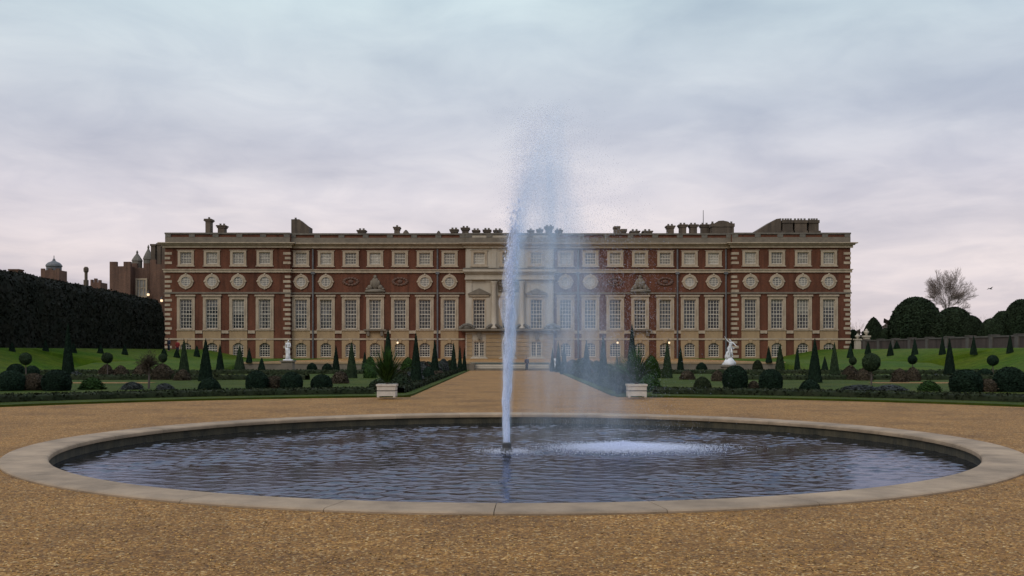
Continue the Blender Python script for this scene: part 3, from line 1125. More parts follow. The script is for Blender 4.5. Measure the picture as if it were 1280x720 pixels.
def arch_outer(w, h, n=9):
    pts = [(-w / 2, -h / 2), (w / 2, -h / 2)]
    for i in range(n):
        t = i / (n - 1)
        if t < .25:
            pts.append((w / 2, h / 2 - (.25 - t) / .25 * h * .12))
        elif t > .75:
            pts.append((-w / 2, h / 2 - (t - .75) / .25 * h * .12))
        else:
            pts.append((w / 2 - w * (t - .25) / .5, h / 2))
    return pts


def bars(w, h, nx, nz, bw, y, border):
    m = MB()
    m.ring(rectpts(w, h), rectpts(w - 2 * border, h - 2 * border), y, y + .08)
    for i in range(1, nx):
        x = -w / 2 + w * i / nx
        m.box(x - bw / 2, x + bw / 2, y + .01, y + .06, -h / 2 + border, h / 2 - border)
    for j in range(1, nz):
        z = -h / 2 + h * j / nz
        b = bw * (1.9 if j == nz // 2 else 1)
        m.box(-w / 2 + border, w / 2 - border, y + .014, y + .056, z - b / 2, z + b / 2)
    return m


def window_proto(name, frame, sash, pane):
    return name, frame, sash, pane


def mk_mesh(mb, nm, m, smooth=False):
    o = mb.build(nm, m, None, smooth)
    me = o.data
    bpy.data.objects.remove(o)
    return me


# meshes shared by each kind of window
f = MB()
f.ring(rectpts(2.34, AH + .52), rectpts(AW, AH), -.13, .35)
f.box(-1.30, 1.30, -.20, .02, -AH / 2 - .40, -AH / 2 - .262)
f.box(-1.30, 1.30, -.17, .02, AH / 2 + .262, AH / 2 + .34)
AT_F = mk_mesh(f, 'attic_window', STONE)
AT_S = mk_mesh(bars(AW - .01, AH - .01, 4, 4, .05, .12, .09), 'glazing_bars', SASHW)
g = MB()
g.box(-AW / 2 - .05, AW / 2 + .05, .20, .23, -AH / 2 - .05, AH / 2 + .05)
AT_P = mk_mesh(g, 'pane', BLIND)

f = MB()
SO = 2.58
f.ring([(-SO / 2, -SH / 2 - .14), (SO / 2, -SH / 2 - .14), (SO / 2, SH / 2 + .42), (-SO / 2, SH / 2 + .42)], rectpts(SW, SH), -.12, .35)
f.ring([(-SW / 2 - .13, -SH / 2 - .04), (SW / 2 + .13, -SH / 2 - .04), (SW / 2 + .13, SH / 2 + .13), (-SW / 2 - .13, SH / 2 + .13)],
       [(-SW / 2 - .002, -SH / 2), (SW / 2 + .002, -SH / 2), (SW / 2 + .002, SH / 2 + .002), (-SW / 2 - .002, SH / 2 + .002)], -.17, -.10)
f.box(-1.42, 1.42, -.30, .02, SH / 2 + .422, SH / 2 + .66)
f.box(-1.36, 1.36, -.22, .02, -SH / 2 - .26, -SH / 2 - .142)
SA_F = mk_mesh(f, 'sash_window', STONE)
SA_S = mk_mesh(bars(SW - .01, SH - .01, 4, 8, .058, .12, .10), 'glazing_bars', SASHW)
g = MB()
g.box(-SW / 2 - .05, SW / 2 + .05, .20, .23, -SH / 2 - .05, SH / 2 + .05)
SA_P = mk_mesh(g, 'pane', GLASS)

f = MB()
SG = 2.60
f.ring(arch_outer(SG, GH + .70), arch_pts(GW, GH, .42), -.10, .35)
f.prism([(-.20, GH / 2 - .02), (.20, GH / 2 - .02), (.28, GH / 2 + .50), (-.28, GH / 2 + .50)], -.20, -.11)
GR_F = mk_mesh(f, 'arched_window', WARMSTONE)
GR_S = mk_mesh(bars(GW + .02, GH - .01, 4, 6, .055, .12, .10), 'glazing_bars', SASHW)
g = MB()
g.box(-GW / 2 - .05, GW / 2 + .05, .20, .23, -GH / 2 - .05, GH / 2 + .05)
GR_P = mk_mesh(g, 'pane', GLASS)

DH = fz(427) - fz(451.5)
f = MB()
f.ring([(-.98, -DH / 2), (.98, -DH / 2), (.98, DH / 2 + .28), (-.98, DH / 2 + .28)], [(-.76, -DH / 2 + .02), (.76, -DH / 2 + .02), (.76, DH / 2), (-.76, DH / 2)], -.08, .35)
DO_F = mk_mesh(f, 'garden_door', STONE)
m_ = MB()
for cx in (-.375, .375):
    m_.ring([(x + cx, z) for x, z in rectpts(.74, DH - .02)], [(x + cx, z) for x, z in rectpts(.54, DH - .24)], .12, .20)
    m_.box(cx - .025, cx + .025, .13, .18, -DH / 2 + .12, DH / 2 - .12)
    for j in range(1, 7):
        z = -DH / 2 + DH * j / 7
        m_.box(cx - .27, cx + .27, .134, .176, z - .028, z + .028)
DO_S = mk_mesh(m_, 'door_leaf', SASHW)
g = MB()
g.box(-.8, .8, .22, .25, -DH / 2, DH / 2 + .02)
DO_P = mk_mesh(g, 'pane', GLASS)

RO, RI = 1.08, .70
f = MB()
circ = lambda r, n=24: [(r * math.cos(2 * math.pi * k / n), r * math.sin(2 * math.pi * k / n)) for k in range(n)]
f.ring(circ(RO), circ(RI), -.14, .02)
f.ring(circ(RI + .12), circ(RI - .02), -.20, -.13)
for k in range(4):
    a = math.pi / 2 * k
    f.ellipsoid((math.cos(a) * (RO - .05), -.14, math.sin(a) * (RO - .05)), (.17, .09, .17), 8, 5)
RD_F = mk_mesh(f, 'round_window', STONE)
m_ = MB()
m_.ring(circ(RI), circ(RI - .08), -.09, -.05)
for x in (-.24, .24):
    m_.box(x - .03, x + .03, -.085, -.06, -RI * .86, RI * .86)
for z in (-.28, .0, .28):
    m_.box(-RI * .88, RI * .88, -.082, -.062, z - .03, z + .03)
RD_S = mk_mesh(m_, 'glazing_bars', SASHW)
g = MB()
g.prism(circ(RI + .02), -.045, -.02)
RD_P = mk_mesh(g, 'pane', ROUNDG)


def put_window(kind, fme, sme, pme, x, y, z):
    o = link(kind, fme, palace, (x, y, z))
    if sme is not None:
        link(sme.name.split('.')[0], sme, o)
    link('pane', pme, o)
    if kind in ('sash_window', 'arched_window') and WR_.random() < .42:
        w_, h_ = (SW, SH) if kind == 'sash_window' else (GW, GH)
        a_ = MB()
        dr = h_ * WR_.choice([.12, .2, .3, .3, .45])
        if WR_.random() < .75:
            a_.box(-w_ / 2 - .02, w_ / 2 + .02, .186, .196, h_ / 2 - dr, h_ / 2 + .03)
            a_.build('roller_blind', BLINDM, o)
        else:
            for sx in (-1, 1):
                c_ = MB()
                c_.box(min(sx * w_ / 2, sx * w_ * .27), max(sx * w_ / 2, sx * w_ * .27), .186, .196, -h_ / 2, h_ / 2 + .02)
                c_.build('shutter', BLINDM, o)
    return o


WR_ = random.Random(19)


def wall_sheet(x0, x1, z0, z1, y, holes, name, m, depth=1.5):
    xs = sorted({x0, x1, *[h[0] for h in holes], *[h[1] for h in holes]})
    zs = sorted({z0, z1, *[h[2] for h in holes], *[h[3] for h in holes]})
    vid, vs, fs = {}, [], []

    def V(i, k):
        if (i, k) not in vid:
            vid[(i, k)] = len(vs)
            vs.append((xs[i], y, zs[k]))
        return vid[(i, k)]
    for i in range(len(xs) - 1):
        for k in range(len(zs) - 1):
            cx, cz = (xs[i] + xs[i + 1]) / 2, (zs[k] + zs[k + 1]) / 2
            if any(h[0] < cx < h[1] and h[2] < cz < h[3] for h in holes):
                continue
            fs.append((V(i, k), V(i + 1, k), V(i + 1, k + 1), V(i, k + 1)))
    for x in (x0, x1):
        n = len(vs)
        vs += [(x, y, z0), (x, y + depth, z0), (x, y + depth, z1), (x, y, z1)]
        fs.append((n, n + 1, n + 2, n + 3))
    return mesh_obj(name, vs, fs, m, palace)


SPECIAL = {469: 'trophy', 800: 'trophy', 438.5: 'wreath', 500: 'wreath', 769: 'wreath', 831.5: 'wreath'}
a = MB()
a.box(-1.30, 1.30, -.09, .02, Z['st1'] + .002, Z['sh0'] - .265)
AP1 = mk_mesh(a, 'window_apron', WARMSTONE)
a = MB()
a.box(-1.30, 1.30, -.09, .02, Z['gw0'] - .95, Z['gw0'] - .36)
AP2 = mk_mesh(a, 'window_apron', WARMSTONE)
a = MB()
a.box(-.50, .50, -.15, .02, fz(417), fz(413.2))
PB = mk_mesh(a, 'pier_block', STONE)
for nm, p0, p1, y, bays, wm in SECTIONS:
    x0, x1 = fx(p0, y), fx(p1, y)
    holes = []
    centre = nm == 'centre'
    for b in bays:
        x = fx(b, y)
        holes.append((x - AW / 2 - .2, x + AW / 2 + .2, Z['at0'] - .15, Z['at1'] + .15))
        holes.append((x - SW / 2 - .2, x + SW / 2 + .2, Z['sh0'] - .08, Z['sh1'] + .2))
        if centre:
            holes.append((x - .86, x + .86, fz(451.5) + .03, fz(427) + .1))
        else:
            holes.append((x - GW / 2 - .3, x + GW / 2 + .3, Z['gw0'] - .15, Z['gw1'] + .15))
    wall_sheet(x0, x1, ZB, Z['par'] - .25, y, holes, 'stone_centrepiece' if centre else 'brick_wall', wm, 26 if nm in ('west', 'east') else 1.2)
    for b in bays:
        x = fx(b, y)
        put_window('attic_window', AT_F, AT_S, AT_P, x, y, (Z['at0'] + Z['at1']) / 2)
        put_window('sash_window', SA_F, SA_S, SA_P, x, y, (Z['sh0'] + Z['sh1']) / 2)
        if centre:
            put_window('garden_door', DO_F, DO_S, DO_P, x, y, (fz(451.5) + fz(427)) / 2)
        else:
            put_window('arched_window', GR_F, GR_S, GR_P, x, y, (Z['gw0'] + Z['gw1']) / 2)
            if b not in SPECIAL:
                put_window('round_window', RD_F, RD_S, RD_P, x, y, Z['rc'])
            # stone apron between the two lower floors
            link('window_apron', AP1, palace, (x, y, 0))
            link('window_apron', AP2, palace, (x, y, 0))
    if not centre:
        # pale blocks on the brick piers between bays
        bb = [p0 + 8] + list(bays) + [p1 - 8]
        for i in range(len(bays) - 1):
            xm = (fx(bays[i], y) + fx(bays[i + 1], y)) / 2
            link('pier_block', PB, palace, (xm, y, 0))
    for (a, b2, q) in ((Z['s1'], Z['s0'], .22), (Z['st1'], Z['st0'], .13)):
        pass

# continuous mouldings, broken round the wings and centrepiece
def run(name, z0, z1, proj, m, skip_centre=False, extra=None):
    for nm, p0, p1, y, bays, wm in SECTIONS:
        if skip_centre and nm == 'centre':
            continue
        mbx = MB()
        e = proj if nm in ('west', 'east', 'centre') else 0
        x0, x1 = fx(p0, y), fx(p1, y)
        if nm == 'main':
            # stop short of the neighbours' returns
            x0 += proj + .003
            x1 -= proj + .003
            e = 0
        mbx.box(x0 - e, x1 + e, y - proj, y + .02, z0, z1)
        if extra:
            for (za, zb, pj) in extra:
                e2 = pj if nm != 'main' else 0
                mbx.box(x0 - e2, x1 + e2, y - pj, y + .02, za, zb)
        mbx.build(name, m, palace)


run('cornice', Z['cor'], fz(307.2), .30, STONE, extra=[(fz(307.2) + .002, fz(305.4), .55), (fz(305.4) + .002, fz(304.2), .85)])
run('string_course', Z['s0'], Z['s1'], .20, STONE, skip_centre=True, extra=[(Z['s1'] + .002, Z['s1'] + .13, .32)])
run('moulded_band', Z['th0'], Z['th1'], .16, DARKSTONE, skip_centre=True)
run('ground_floor_band', Z['st0'], Z['st1'], .14, STONE, skip_centre=True)
run('plinth', ZB, fz(449.2), .22, DARKSTONE, skip_centre=True)

# corner quoins of the wings
for (pa, y, wd) in ((206.5, YW, 1), (362.5, YW, -1), (915, YW, 1), (1063, YW, -1)):
    qb = MB()
    z = fz(447)
    k = 0
    while z < Z['cor'] - .5:
        if not (Z['s0'] - .45 < z < Z['s1'] + .2) and not (Z['st0'] - .5 < z < Z['st1'] + .1):
            ww = .98 if k % 2 == 0 else .74
            x = fx(pa, y)
            qb.box(x - .05 if wd > 0 else x - ww, x + ww if wd > 0 else x + .05, y - .07, y + .6, z, z + .36)
        elif qb.v:
            qb.build('quoins', STONE, palace)
            qb = MB()
        z += .68
        k += 1
    if qb.v:
        qb.build('quoins', STONE, palace)

# parapet with balustrade, solid behind except at the outer ends
par, bal, rail = MB(), MB(), MB()
for nm, p0, p1, y, bays, wm in SECTIONS:
    x0, x1 = fx(p0, y), fx(p1, y)
    yy = y - .10
    par.box(x0 + .01, x1 - .01, yy, yy + .7, fz(304.1), fz(297.2))
    rail.box(x0 - .05, x1 + .05, yy - .06, yy + .72, fz(293.6), fz(291.6))
    n = max(2, int(round((x1 - x0) / 3.65)))
    for i in range(n + 1):
        xc = x0 + .45 + (x1 - x0 - .9) * i / n
        rail.box(xc - .42, xc + .42, yy - .03, yy + .70, fz(297.2) + .002, fz(293.6) - .002)
    nb = int((x1 - x0) / .34)
    for i in range(nb):
        xc = x0 + .2 + (x1 - x0 - .4) * i / (nb - 1)
        bal.lathe([(.07, fz(297.1)), (.11, fz(296.2)), (.06, fz(294.9)), (.08, fz(293.7))], xc, yy + .3, 6)
par.build('parapet', DARKSTONE, palace)
rail.build('parapet_rail', SOOTSTONE, palace)
bal.build('balusters', DARKSTONE, palace)
# side and rear bulk and low leaded roof
rf = MB()
rf.box(fx(252), fx(1022), 1.6, 26, fz(303), fz(294.0))
rf.build('roof', LEAD, palace)
rf = MB()
rf.box(fx(206.5, YW) + .05, fx(1063, YW) - .05, .9, 27, fz(306), fz(303) - .01)
rf.build('roof_edge', LEAD, palace)
rf = MB()
rf.box(fx(206.5, YW) + .05, fx(1063, YW) - .05, 25.2, 25.9, ZB, fz(306) - .02)
rf.build('rear_wall', BRICK, palace)

# carved trophies, wreath panels
tr = MB()
for (cx, cz, rx, rz) in ((0, .35, .62, .85), (0, 1.25, .26, .3), (-.75, -.25, .40, .38), (.75, -.25, .40, .38), (-.5, .3, .25, .5), (.5, .3, .25, .5), (-1.15, -.5, .25, .2), (1.15, -.5, .25, .2)):
    tr.ellipsoid((cx, -.12, cz), (rx, .24, rz), 10, 6)
tr.prism([(-1.5, -.95), (1.5, -.95), (1.42, -.72), (.7, -.55), (0, -.48), (-.7, -.55), (-1.42, -.72)], -.34, .02)
TR = mk_mesh(tr, 'carved_cartouche', DARKSTONE, True)
wr = MB()
for k in range(14):
    a = 2 * math.pi * k / 14
    wr.ellipsoid((1.0 * math.cos(a), -.04, .50 * math.sin(a)), (.26, .14, .18), 7, 5)
wr.ellipsoid((0, -.05, 0), (.4, .12, .3), 8, 5)
SOOTBR = mat('sooty_carved_brick', (0.14, 0.075, 0.05), 0.9, vscale=2, col2=(0.09, 0.055, 0.04))
WR = mk_mesh(wr, 'carved_wreath', SOOTBR, True)
for b, kd in SPECIAL.items():
    if kd == 'trophy':
        link('carved_cartouche', TR, palace, (fx(b), 0, fz(357)))
        bk = MB()
        bk.box(-1.62, 1.62, -.6, .02, -.16, .06)
        for sx in (-1, 1):
            bk.prism([(sx * 1.0 - .18, -.9), (sx * 1.0 + .18, -.9), (sx * 1.0 + .18, -.165), (sx * 1.0 - .18, -.165)], -.45, -.10)
        o = bk.build('balcony_ledge', DARKSTONE, palace)
        o.location = (fx(b), 0, fz(412.2))
    else:
        link('carved_wreath', WR, palace, (fx(b), 0, fz(352)))

# centrepiece: columns, pilasters, entablature, pediments, ledge
for b in (617.5, 652.5):
    for off in (0,):
        m_ = MB()
        h0, h1 = fz(411), fz(352)
        m_.lathe([(.50, h0), (.50, h0 + .2), (.42, h0 + .3), (.40, h0 + 2.5), (.345, h1 - .9), (.36, h1 - .85), (.36, h1 - .7), (.42, h1 - .4), (.52, h1 - .05), (.52, h1)], 0, 0, 16)
        o = m_.build('column', STONE2, palace, True)
        o.location = (fx(b, YC), YC - .42, 0)
for b in (586.5, 687.5, 611, 659):
    m_ = MB()
    x = fx(b, YC)
    m_.box(x - .38, x + .38, YC - .14, YC + .02, fz(411), fz(353))
    m_.box(x - .46, x + .46, YC - .20, YC + .02, fz(353) + .002, fz(350.2))
    m_.build('pilaster', STONE2, palace)
for b in (586.5, 617.5, 652.5, 687.5):
    m_ = MB()
    x = fx(b, YC)
    m_.box(x - .36, x + .36, YC - .11, YC + .02, fz(335), fz(311))
    m_.build('attic_pilaster', STONE2, palace)
m_ = MB()
x0, x1 = fx(582, YC), fx(692, YC)
m_.box(x0 - .1, x1 + .1, YC - .55, YC + .02, fz(350), fz(347.6))
m_.box(x0 - .02, x1 + .02, YC - .46, YC + .02, fz(347.6) + .002, fz(342.5))
m_.box(x0 - .2, x1 + .2, YC - .75, YC + .02, fz(342.5) + .002, fz(340.4))
m_.box(x0 - .35, x1 + .35, YC - 1.0, YC + .02, fz(340.4) + .002, fz(337.4))
m_.build('entablature', STONE2, palace)
m_ = MB()
m_.box(x0 - .34, x1 + .34, YC - 1.02, YC + .02, fz(337.4) + .002, fz(335.8))
m_.build('entablature_lead', SOOTSTONE, palace)
for b in (599, 670.5):
    m_ = MB()
    m_.prism([(-1.62, 0), (1.62, 0), (1.62, .17), (0, .92), (-1.62, .17)], YC - .42, YC + .02)
    m_.box(-1.5, 1.5, YC - .25, YC + .02, -.35, -.003)
    o = m_.build('pediment', DARKSTONE, palace)
    o.location = (fx(b, YC), 0, fz(368.5))
m_ = MB()
rnd = random.Random(3)
m_.box(fx(623, YC), fx(648, YC), YC - .12, YC + .02, fz(365), fz(351.5))
for i in range(46):
    m_.ellipsoid((fx(rnd.uniform(624, 647), YC), YC - .15, rnd.uniform(fz(364), fz(352))), (rnd.uniform(.14, .3), rnd.uniform(.1, .22), rnd.uniform(.12, .3)), 7, 5)
m_.build('carved_frieze', DARKSTONE, palace, True)
m_ = MB()
m_.box(fx(574), fx(700), YC - .95, YC + .02, fz(413.6), fz(411.2))
m_.box(fx(578), fx(696), YC - .6, YC + .02, fz(415), fz(413.6) - .002)
m_.build('balcony_ledge', DARKSTONE, palace)
for b in (584, 617.5, 652.5, 690):
    m_ = MB()
    for i in range(9):
        u = (i - 4) / 4
        m_.ellipsoid((u * .95, -.55, .12 + .42 * (1 - u * u)), (.26, .3, .28), 8, 5)
    m_.ellipsoid((0, -.5, .3), (.8, .3, .45), 10, 6)
    o = m_.build('carved_trophy', SOOTSTONE, palace, True)
    o.location = (fx(b, YC), YC, fz(411) + .0)
# rusticated ground floor of the centrepiece
for (a, b) in ((583, 590.5), (607.5, 626.5), (643.5, 662), (679, 691.5)):
    m_ = MB()
    z = fz(449)
    for k in range(6):
        m_.box(fx(a, YC) + .03, fx(b, YC) - .03, YC - .10 - (.12 if k == 0 else 0), YC + .02, z, z + .54)
        z += .62
    m_.build('rusticated_blocks', WARMSTONE, palace)
for b in CE:
    m_ = MB()
    m_.prism([(-.2, 0), (.2, 0), (.3, 1.15), (-.3, 1.15)], YC - .42, YC - .09)
    o = m_.build('keystone', DARKSTONE, palace)
    o.location = (fx(b, YC), 0, fz(427) + .29)
    st = MB()
    for k in range(3):
        st.box(-1.3 + .16 * k, 1.3 - .16 * k, YC - 1.7 + .38 * k, YC - .002, TERR_Z - .1 if k == 0 else TERR_Z + .11 * k, TERR_Z + .11 * (k + 1) - .004)
    o = st.build('door_step', STONE2, palace)
    o.location = (fx(b, YC), 0, 0)

# lead rainwater pipes
for b in (391.5, 547, 722.5, 846.5, 907):
    m_ = MB()
    x = fx(b)
    m_.tube([(x, -.24, fz(448)), (x, -.24, fz(343))], [.12, .12], 8)
    m_.box(x - .26, x + .26, -.42, -.05, fz(343), fz(340))
    m_.build('rain_pipe', LEAD, palace)
    m_ = MB()
    m_.tube([(x, -.24, fz(337)), (x, -.24, fz(312))], [.12, .12], 8)
    m_.build('rain_pipe', LEAD, palace)

# chimneys: (left px, right px, top py, kind)
CH = [(255.5, 264, 271, 'tall'), (270.5, 282, 279, 'cap'), (364, 386, 274, 'slope'), (446, 457, 285, 'cap'), (491.5, 500, 281, 'cap'), (503, 511, 287, 'pot'),
      (545, 551, 288, 'pot'), (562, 573, 284, 'cap'), (576, 587, 282, 'cap'), (590, 600, 285, 'cap'), (603.5, 614, 284.5, 'cap'), (616.5, 628, 285, 'cap'),
      (638, 647, 285, 'cap'), (659, 668, 285, 'cap'), (670.5, 679, 284, 'cap'), (680.5, 692, 280.5, 'cap'), (694, 703.5, 285, 'cap'),
      (768, 783, 282.5, 'step'), (788, 800, 286, 'cap'), (803.5, 816, 286, 'cap'), (833, 844, 279.5, 'cap'), (848.5, 859.5, 278, 'cap'), (861.5, 873, 278, 'cap'),
      (875.5, 888, 278, 'cap'), (890, 917.5, 276, 'wide'), (940, 977, 273.5, 'ramp'), (978.5, 991, 275, 'flue'), (993.5, 1008.5, 275, 'flue'), (1011.5, 1023.5, 275, 'flue')]
rnd = random.Random(21)
for (pa, pb, pt, kd) in CH:
    y = rnd.choice([6.0, 7.0, 8.0]) if kd not in ('ramp', 'flue') else 5.0
    x0, x1, zt = fx(pa, y), fx(pb, y), fz(pt, y)
    z0 = fz(300, y)
    m_ = MB()
    pots = []
    wd = x1 - x0
    if kd == 'slope':
        m_.prism([(x0, z0), (x1, z0), (x1, fz(283, y)), (x1 - .3, fz(282, y)), (x0 + wd * .45, zt), (x0, zt)], y, y + 3)
        pots = [(x0 + wd * .2, zt)]
    elif kd == 'ramp':
        m_.prism([(x0, z0), (x1 - .05, z0), (x1 - .05, zt + .1), (x0 + wd * .83, zt), (x0 + wd * .08, fz(290.5, y))], y + .1, y + 6)
    elif kd == 'flue':
        m_.box(x0, x1, y, y + 2.2, z0, zt - .45)
        m_.box(x0 - .10, x1 + .10, y - .12, y + 2.3, zt - .45, zt)
        m_.box(x0 - .25, x1 + .25, y - .2, y + 2.4, z0, fz(288.5, y))
        pots = [(x0 + wd * f_, zt) for f_ in (.12, .4, .65, .92)]
    elif kd == 'wide':
        m_.box(x0, x1, y, y + 2.5, z0, zt - .5)
        m_.box(x0 - .12, x1 + .1, y - .1, y + 2.6, zt - .9, zt - .4)
        m_.prism([(x0 + wd * .1, zt - .4), (x1 - .5, zt - .4), (x1 - .9, zt - .1), (x0 + wd * .5, zt + .05), (x0 + wd * .3, zt)], y, y + 2.4)
        pots = [(x0 + wd * f_, zt - .35) for f_ in (.06, .92)]
    elif kd == 'step':
        m_.box(x0, x0 + wd * .48, y, y + 1.6, z0, zt)
        m_.box(x0 + wd * .48 + .01, x1, y, y + 1.6, z0, zt - .5)
        m_.box(x0 - .1, x0 + wd * .5, y - .12, y + 1.7, zt - .35, zt - .05)
        m_.box(x0 + wd * .55, x1 + .1, y - .12, y + 1.7, zt - .85, zt - .45)
    elif kd == 'pot':
        m_.lathe([(wd * .5, z0), (wd * .5, zt - .5), (wd * .35, zt - .25), (wd * .12, zt)], (x0 + x1) / 2, y + .5, 10)
    else:
        i = wd * .14
        h = zt - .30
        m_.box(x0 + i, x1 - i, y, y + 1.4, z0, h - .42)
        m_.box(x0 + i * .4, x1 - i * .4, y - .10, y + 1.5, h - .42, h - .2)
        m_.box(x0 - .04, x1 + .04, y - .18, y + 1.58, h - .2, h)
        pots = [(x0 + wd * f_, h) for f_ in ((.3, .7) if wd > 1.1 else (.5,))]
        if kd == 'tall':
            m_.box(x0 - .1, x1 + .1, y - .12, y + 1.5, fz(276, y), fz(274.6, y))
    ch = m_.build('chimney', CHIMBRICK, palace)
    if pots:
        for (x, z) in pots:
            pm = MB()
            pm.lathe([(.17, z), (.19, z + .1), (.15, z + .2), (.17, z + .32)], x, y + .7, 8)
            pm.build('chimney_pot', SOOTSTONE, ch)
m_ = MB()
m_.tube([(fx(880, 8), 8.6, fz(292, 8)), (fx(880, 8), 8.6, fz(262, 8))], [.07, .04], 6)
m_.build('flag_mast', IRON, palace)

# lanterns glowing against the front
for (px, py, y, lab) in ((497, 428.5, -.9, 'lit lantern at an arched window behind the left planter'), (772, 428.5, -.9, 'lit lantern at the window left of the right planter cone'),
                         (836.5, 428.5, -.9, 'lit lantern at an arched window right of the right planter')):
    x, z = fx(px, y), fz(py, y)
    t = tag(empty('wall_lantern', (x, PY + y, z)), lab, 'lantern')
    a = MB()
    a.lathe([(.07, -.14), (.12, -.08), (.13, .10), (.09, .16)], seg=10)
    a.build('lamp_glass', LAMP, t, True)
    a = MB()
    a.lathe([(.16, .165), (.10, .30), (.03, .42)], seg=10)
    a.tube([(0, 0, .40), (0, .25, .55), (0, .86, .55)], [.03, .03, .03], 6)
    a.build('bracket', IRON, t)

# ------------------------------------------------------------------ older ranges left of the palace
t = tag(empty('tudor_range', (-58, 158, 0)), 'dark old brick range with battlements and turrets beside the palace front', 'building')


def L2(px, py, d, o=t):
    v = P(px, py, d)
    return v.x - o.location.x, v.z - o.location.z


m_ = MB()
for (pa, pb, pt, y0, y1) in ((137, 163, 329.5, 0, 14), (163.5, 187, 331.5, 1.5, 14), (187.5, 209, 327, -1, 12)):
    xa, zt = L2(pa, pt, 158 + y0)
    xb, _ = L2(pb, pt, 158 + y0)
    m_.box(xa, xb, y0, y1, 0, zt - .4)
    n = max(3, int((xb - xa) / .9))
    for i in range(n):
        if i % 2 == 0:
            m_.box(xa + (xb - xa) * i / n, xa + (xb - xa) * (i + 1) / n, y0 + .003, y0 + .6, zt - .398, zt + .3)
m_.build('wall', OLDBRICK, t)
xa, za = L2(170, 372, 159.5)
xb, zb = L2(184.5, 348, 159.5)
m_ = MB()
m_.ring([(xa, za), (xb, za), (xb, zb), (xa, zb)], [(xa + .25, za + .25), (xb - .25, za + .25), (xb - .25, zb - .25), (xa + .25, zb - .25)], 1.3, 1.49)
wf = m_.build('window', STONE, t)
m_ = MB()
m_.box(xa + .2, xb - .2, 1.44, 1.48, za + .2, zb - .2)
m_.build('pane', ROUNDG, wf)
m_ = MB()
for i in (1, 2):
    x = xa + (xb - xa) * i / 3
    m_.box(x - .06, x + .06, 1.36, 1.42, za + .26, zb - .26)
m_.box(xa + .26, xb - .26, 1.355, 1.415, (za + zb) / 2 - .06, (za + zb) / 2 + .06)
m_.build('glazing_bars', STONE, wf)
for (px, pr, py0, pt) in ((171.5, 6.2, 332, 313), (185.5, 6.0, 332, 306)):
    x, z0 = L2(px, py0, 163)
    _, z1 = L2(px, pt, 163)
    r0 = pr * 163 / F
    h = z1 - z0
    m_ = MB()
    m_.lathe([(r0, z0 - 1), (r0, z0 + h * .28), (r0 * 1.12, z0 + h * .3), (r0 * .95, z0 + h * .42), (r0 * .6, z0 + h * .6), (r0 * .28, z0 + h * .74), (r0 * .16, z0 + h * .82), (r0 * .24, z0 + h * .88), (r0 * .05, z0 + h)], x, 5, 12)
    m_.build('turret', SOOTSTONE, t, False)
for (pa, pb, pt) in ((188.5, 194, 305), (196, 201, 304), (202, 206.5, 306)):
    x, zt = L2(pa, pt, 160)
    xb, z0 = L2(pb, 332, 160)
    m_ = MB()
    m_.box(x, xb, 2, 3, z0 - 1, zt - .3)
    m_.box(x - .1, xb + .1, 1.9, 3.1, zt - .3, zt)
    m_.build('chimney', CHIMBRICK, t)
for (px, py, lab) in ((185.3, 368.5, 'lit lantern on the dark old range beneath its pale window'), (202, 376, 'lit lantern beside the left corner of the palace')):
    d = 157.0
    v = P(px, py, d - .6)
    q_ = tag(empty('wall_lantern', v), lab, 'lantern')
    a = MB()
    a.lathe([(.12, -.16), (.19, -.1), (.20, .14), (.12, .2)], seg=10)
    a.build('lamp_glass', LAMP, q_, True)
    a = MB()
    a.lathe([(.24, .205), (.15, .4), (.03, .6)], seg=10)
    a.tube([(0, 0, .55), (0, .4, .75), (0, 1.55, .75)], [.04, .04, .04], 6)
    a.build('bracket', IRON, q_)

t = tag(empty('domed_gate_tower', (P(67.5, 400, 185).x, 185, 0)), 'square dark tower with a small lead cupola showing above the tall hedge', 'tower')
s = 185 / F
zf = lambda py: EYE + (HOR - py) * s
m_ = MB()
m_.box(-11.5 * s, 11.5 * s, -1.6, 1.6, 0, zf(338.5))
for k in range(5):
    if k % 2 == 0:
        m_.box(-11.5 * s + k * 4.6 * s, -11.5 * s + (k + 1) * 4.6 * s, -1.597, -1.2, zf(338.5) + .002, zf(336.5))
m_.build('tower_shaft', OLDBRICK, t)
m_ = MB()
m_.lathe([(9 * s, zf(338.5)), (9 * s, zf(334)), (10 * s, zf(333)), (9.4 * s, zf(331)), (7 * s, zf(328.4)), (3.6 * s, zf(327)), (2 * s, zf(326)), (1.6 * s, zf(324.5)), (.5 * s, zf(323)), (.4 * s, zf(319.5))], seg=12)
m_.build('cupola', LEAD, t, False)
t = tag(empty('ornate_chimney', (P(110, 400, 175).x, 175, 0)), 'tall slim carved brick chimney rising behind the hedge', 'chimney')
s = 175 / F
m_ = MB()
m_.box(-4.6 * s, -.2 * s, -.35, .35, 0, zf(350) * 1.0)
m_.lathe([(2.0 * s, EYE + (HOR - 350) * s), (2.0 * s, EYE + (HOR - 341) * s), (3.3 * s, EYE + (HOR - 339) * s), (3.3 * s, EYE + (HOR - 335.5) * s), (1.8 * s, EYE + (HOR - 333.5) * s)], -2.4 * s, 0, 8)
m_.build('chimney_shaft', CHIMBRICK, t)
t = tag(empty('battlemented_gable', (P(119, 400, 172).x, 172, 0)), 'small battlemented brick gable top right of the slim chimney', 'gable')
s = 172 / F
m_ = MB()
m_.box(-6 * s, 6.5 * s, 0, 3, 0, EYE + (HOR - 353) * s)
for (a, b, pt) in ((-6, -3.5, 349.5), (-1.5, 1.5, 348), (3.6, 6.5, 350)):
    m_.box(a * s, b * s, .003, .6, EYE + (HOR - 353) * s + .002, EYE + (HOR - pt) * s)
m_.build('gable_wall', OLDBRICK, t)
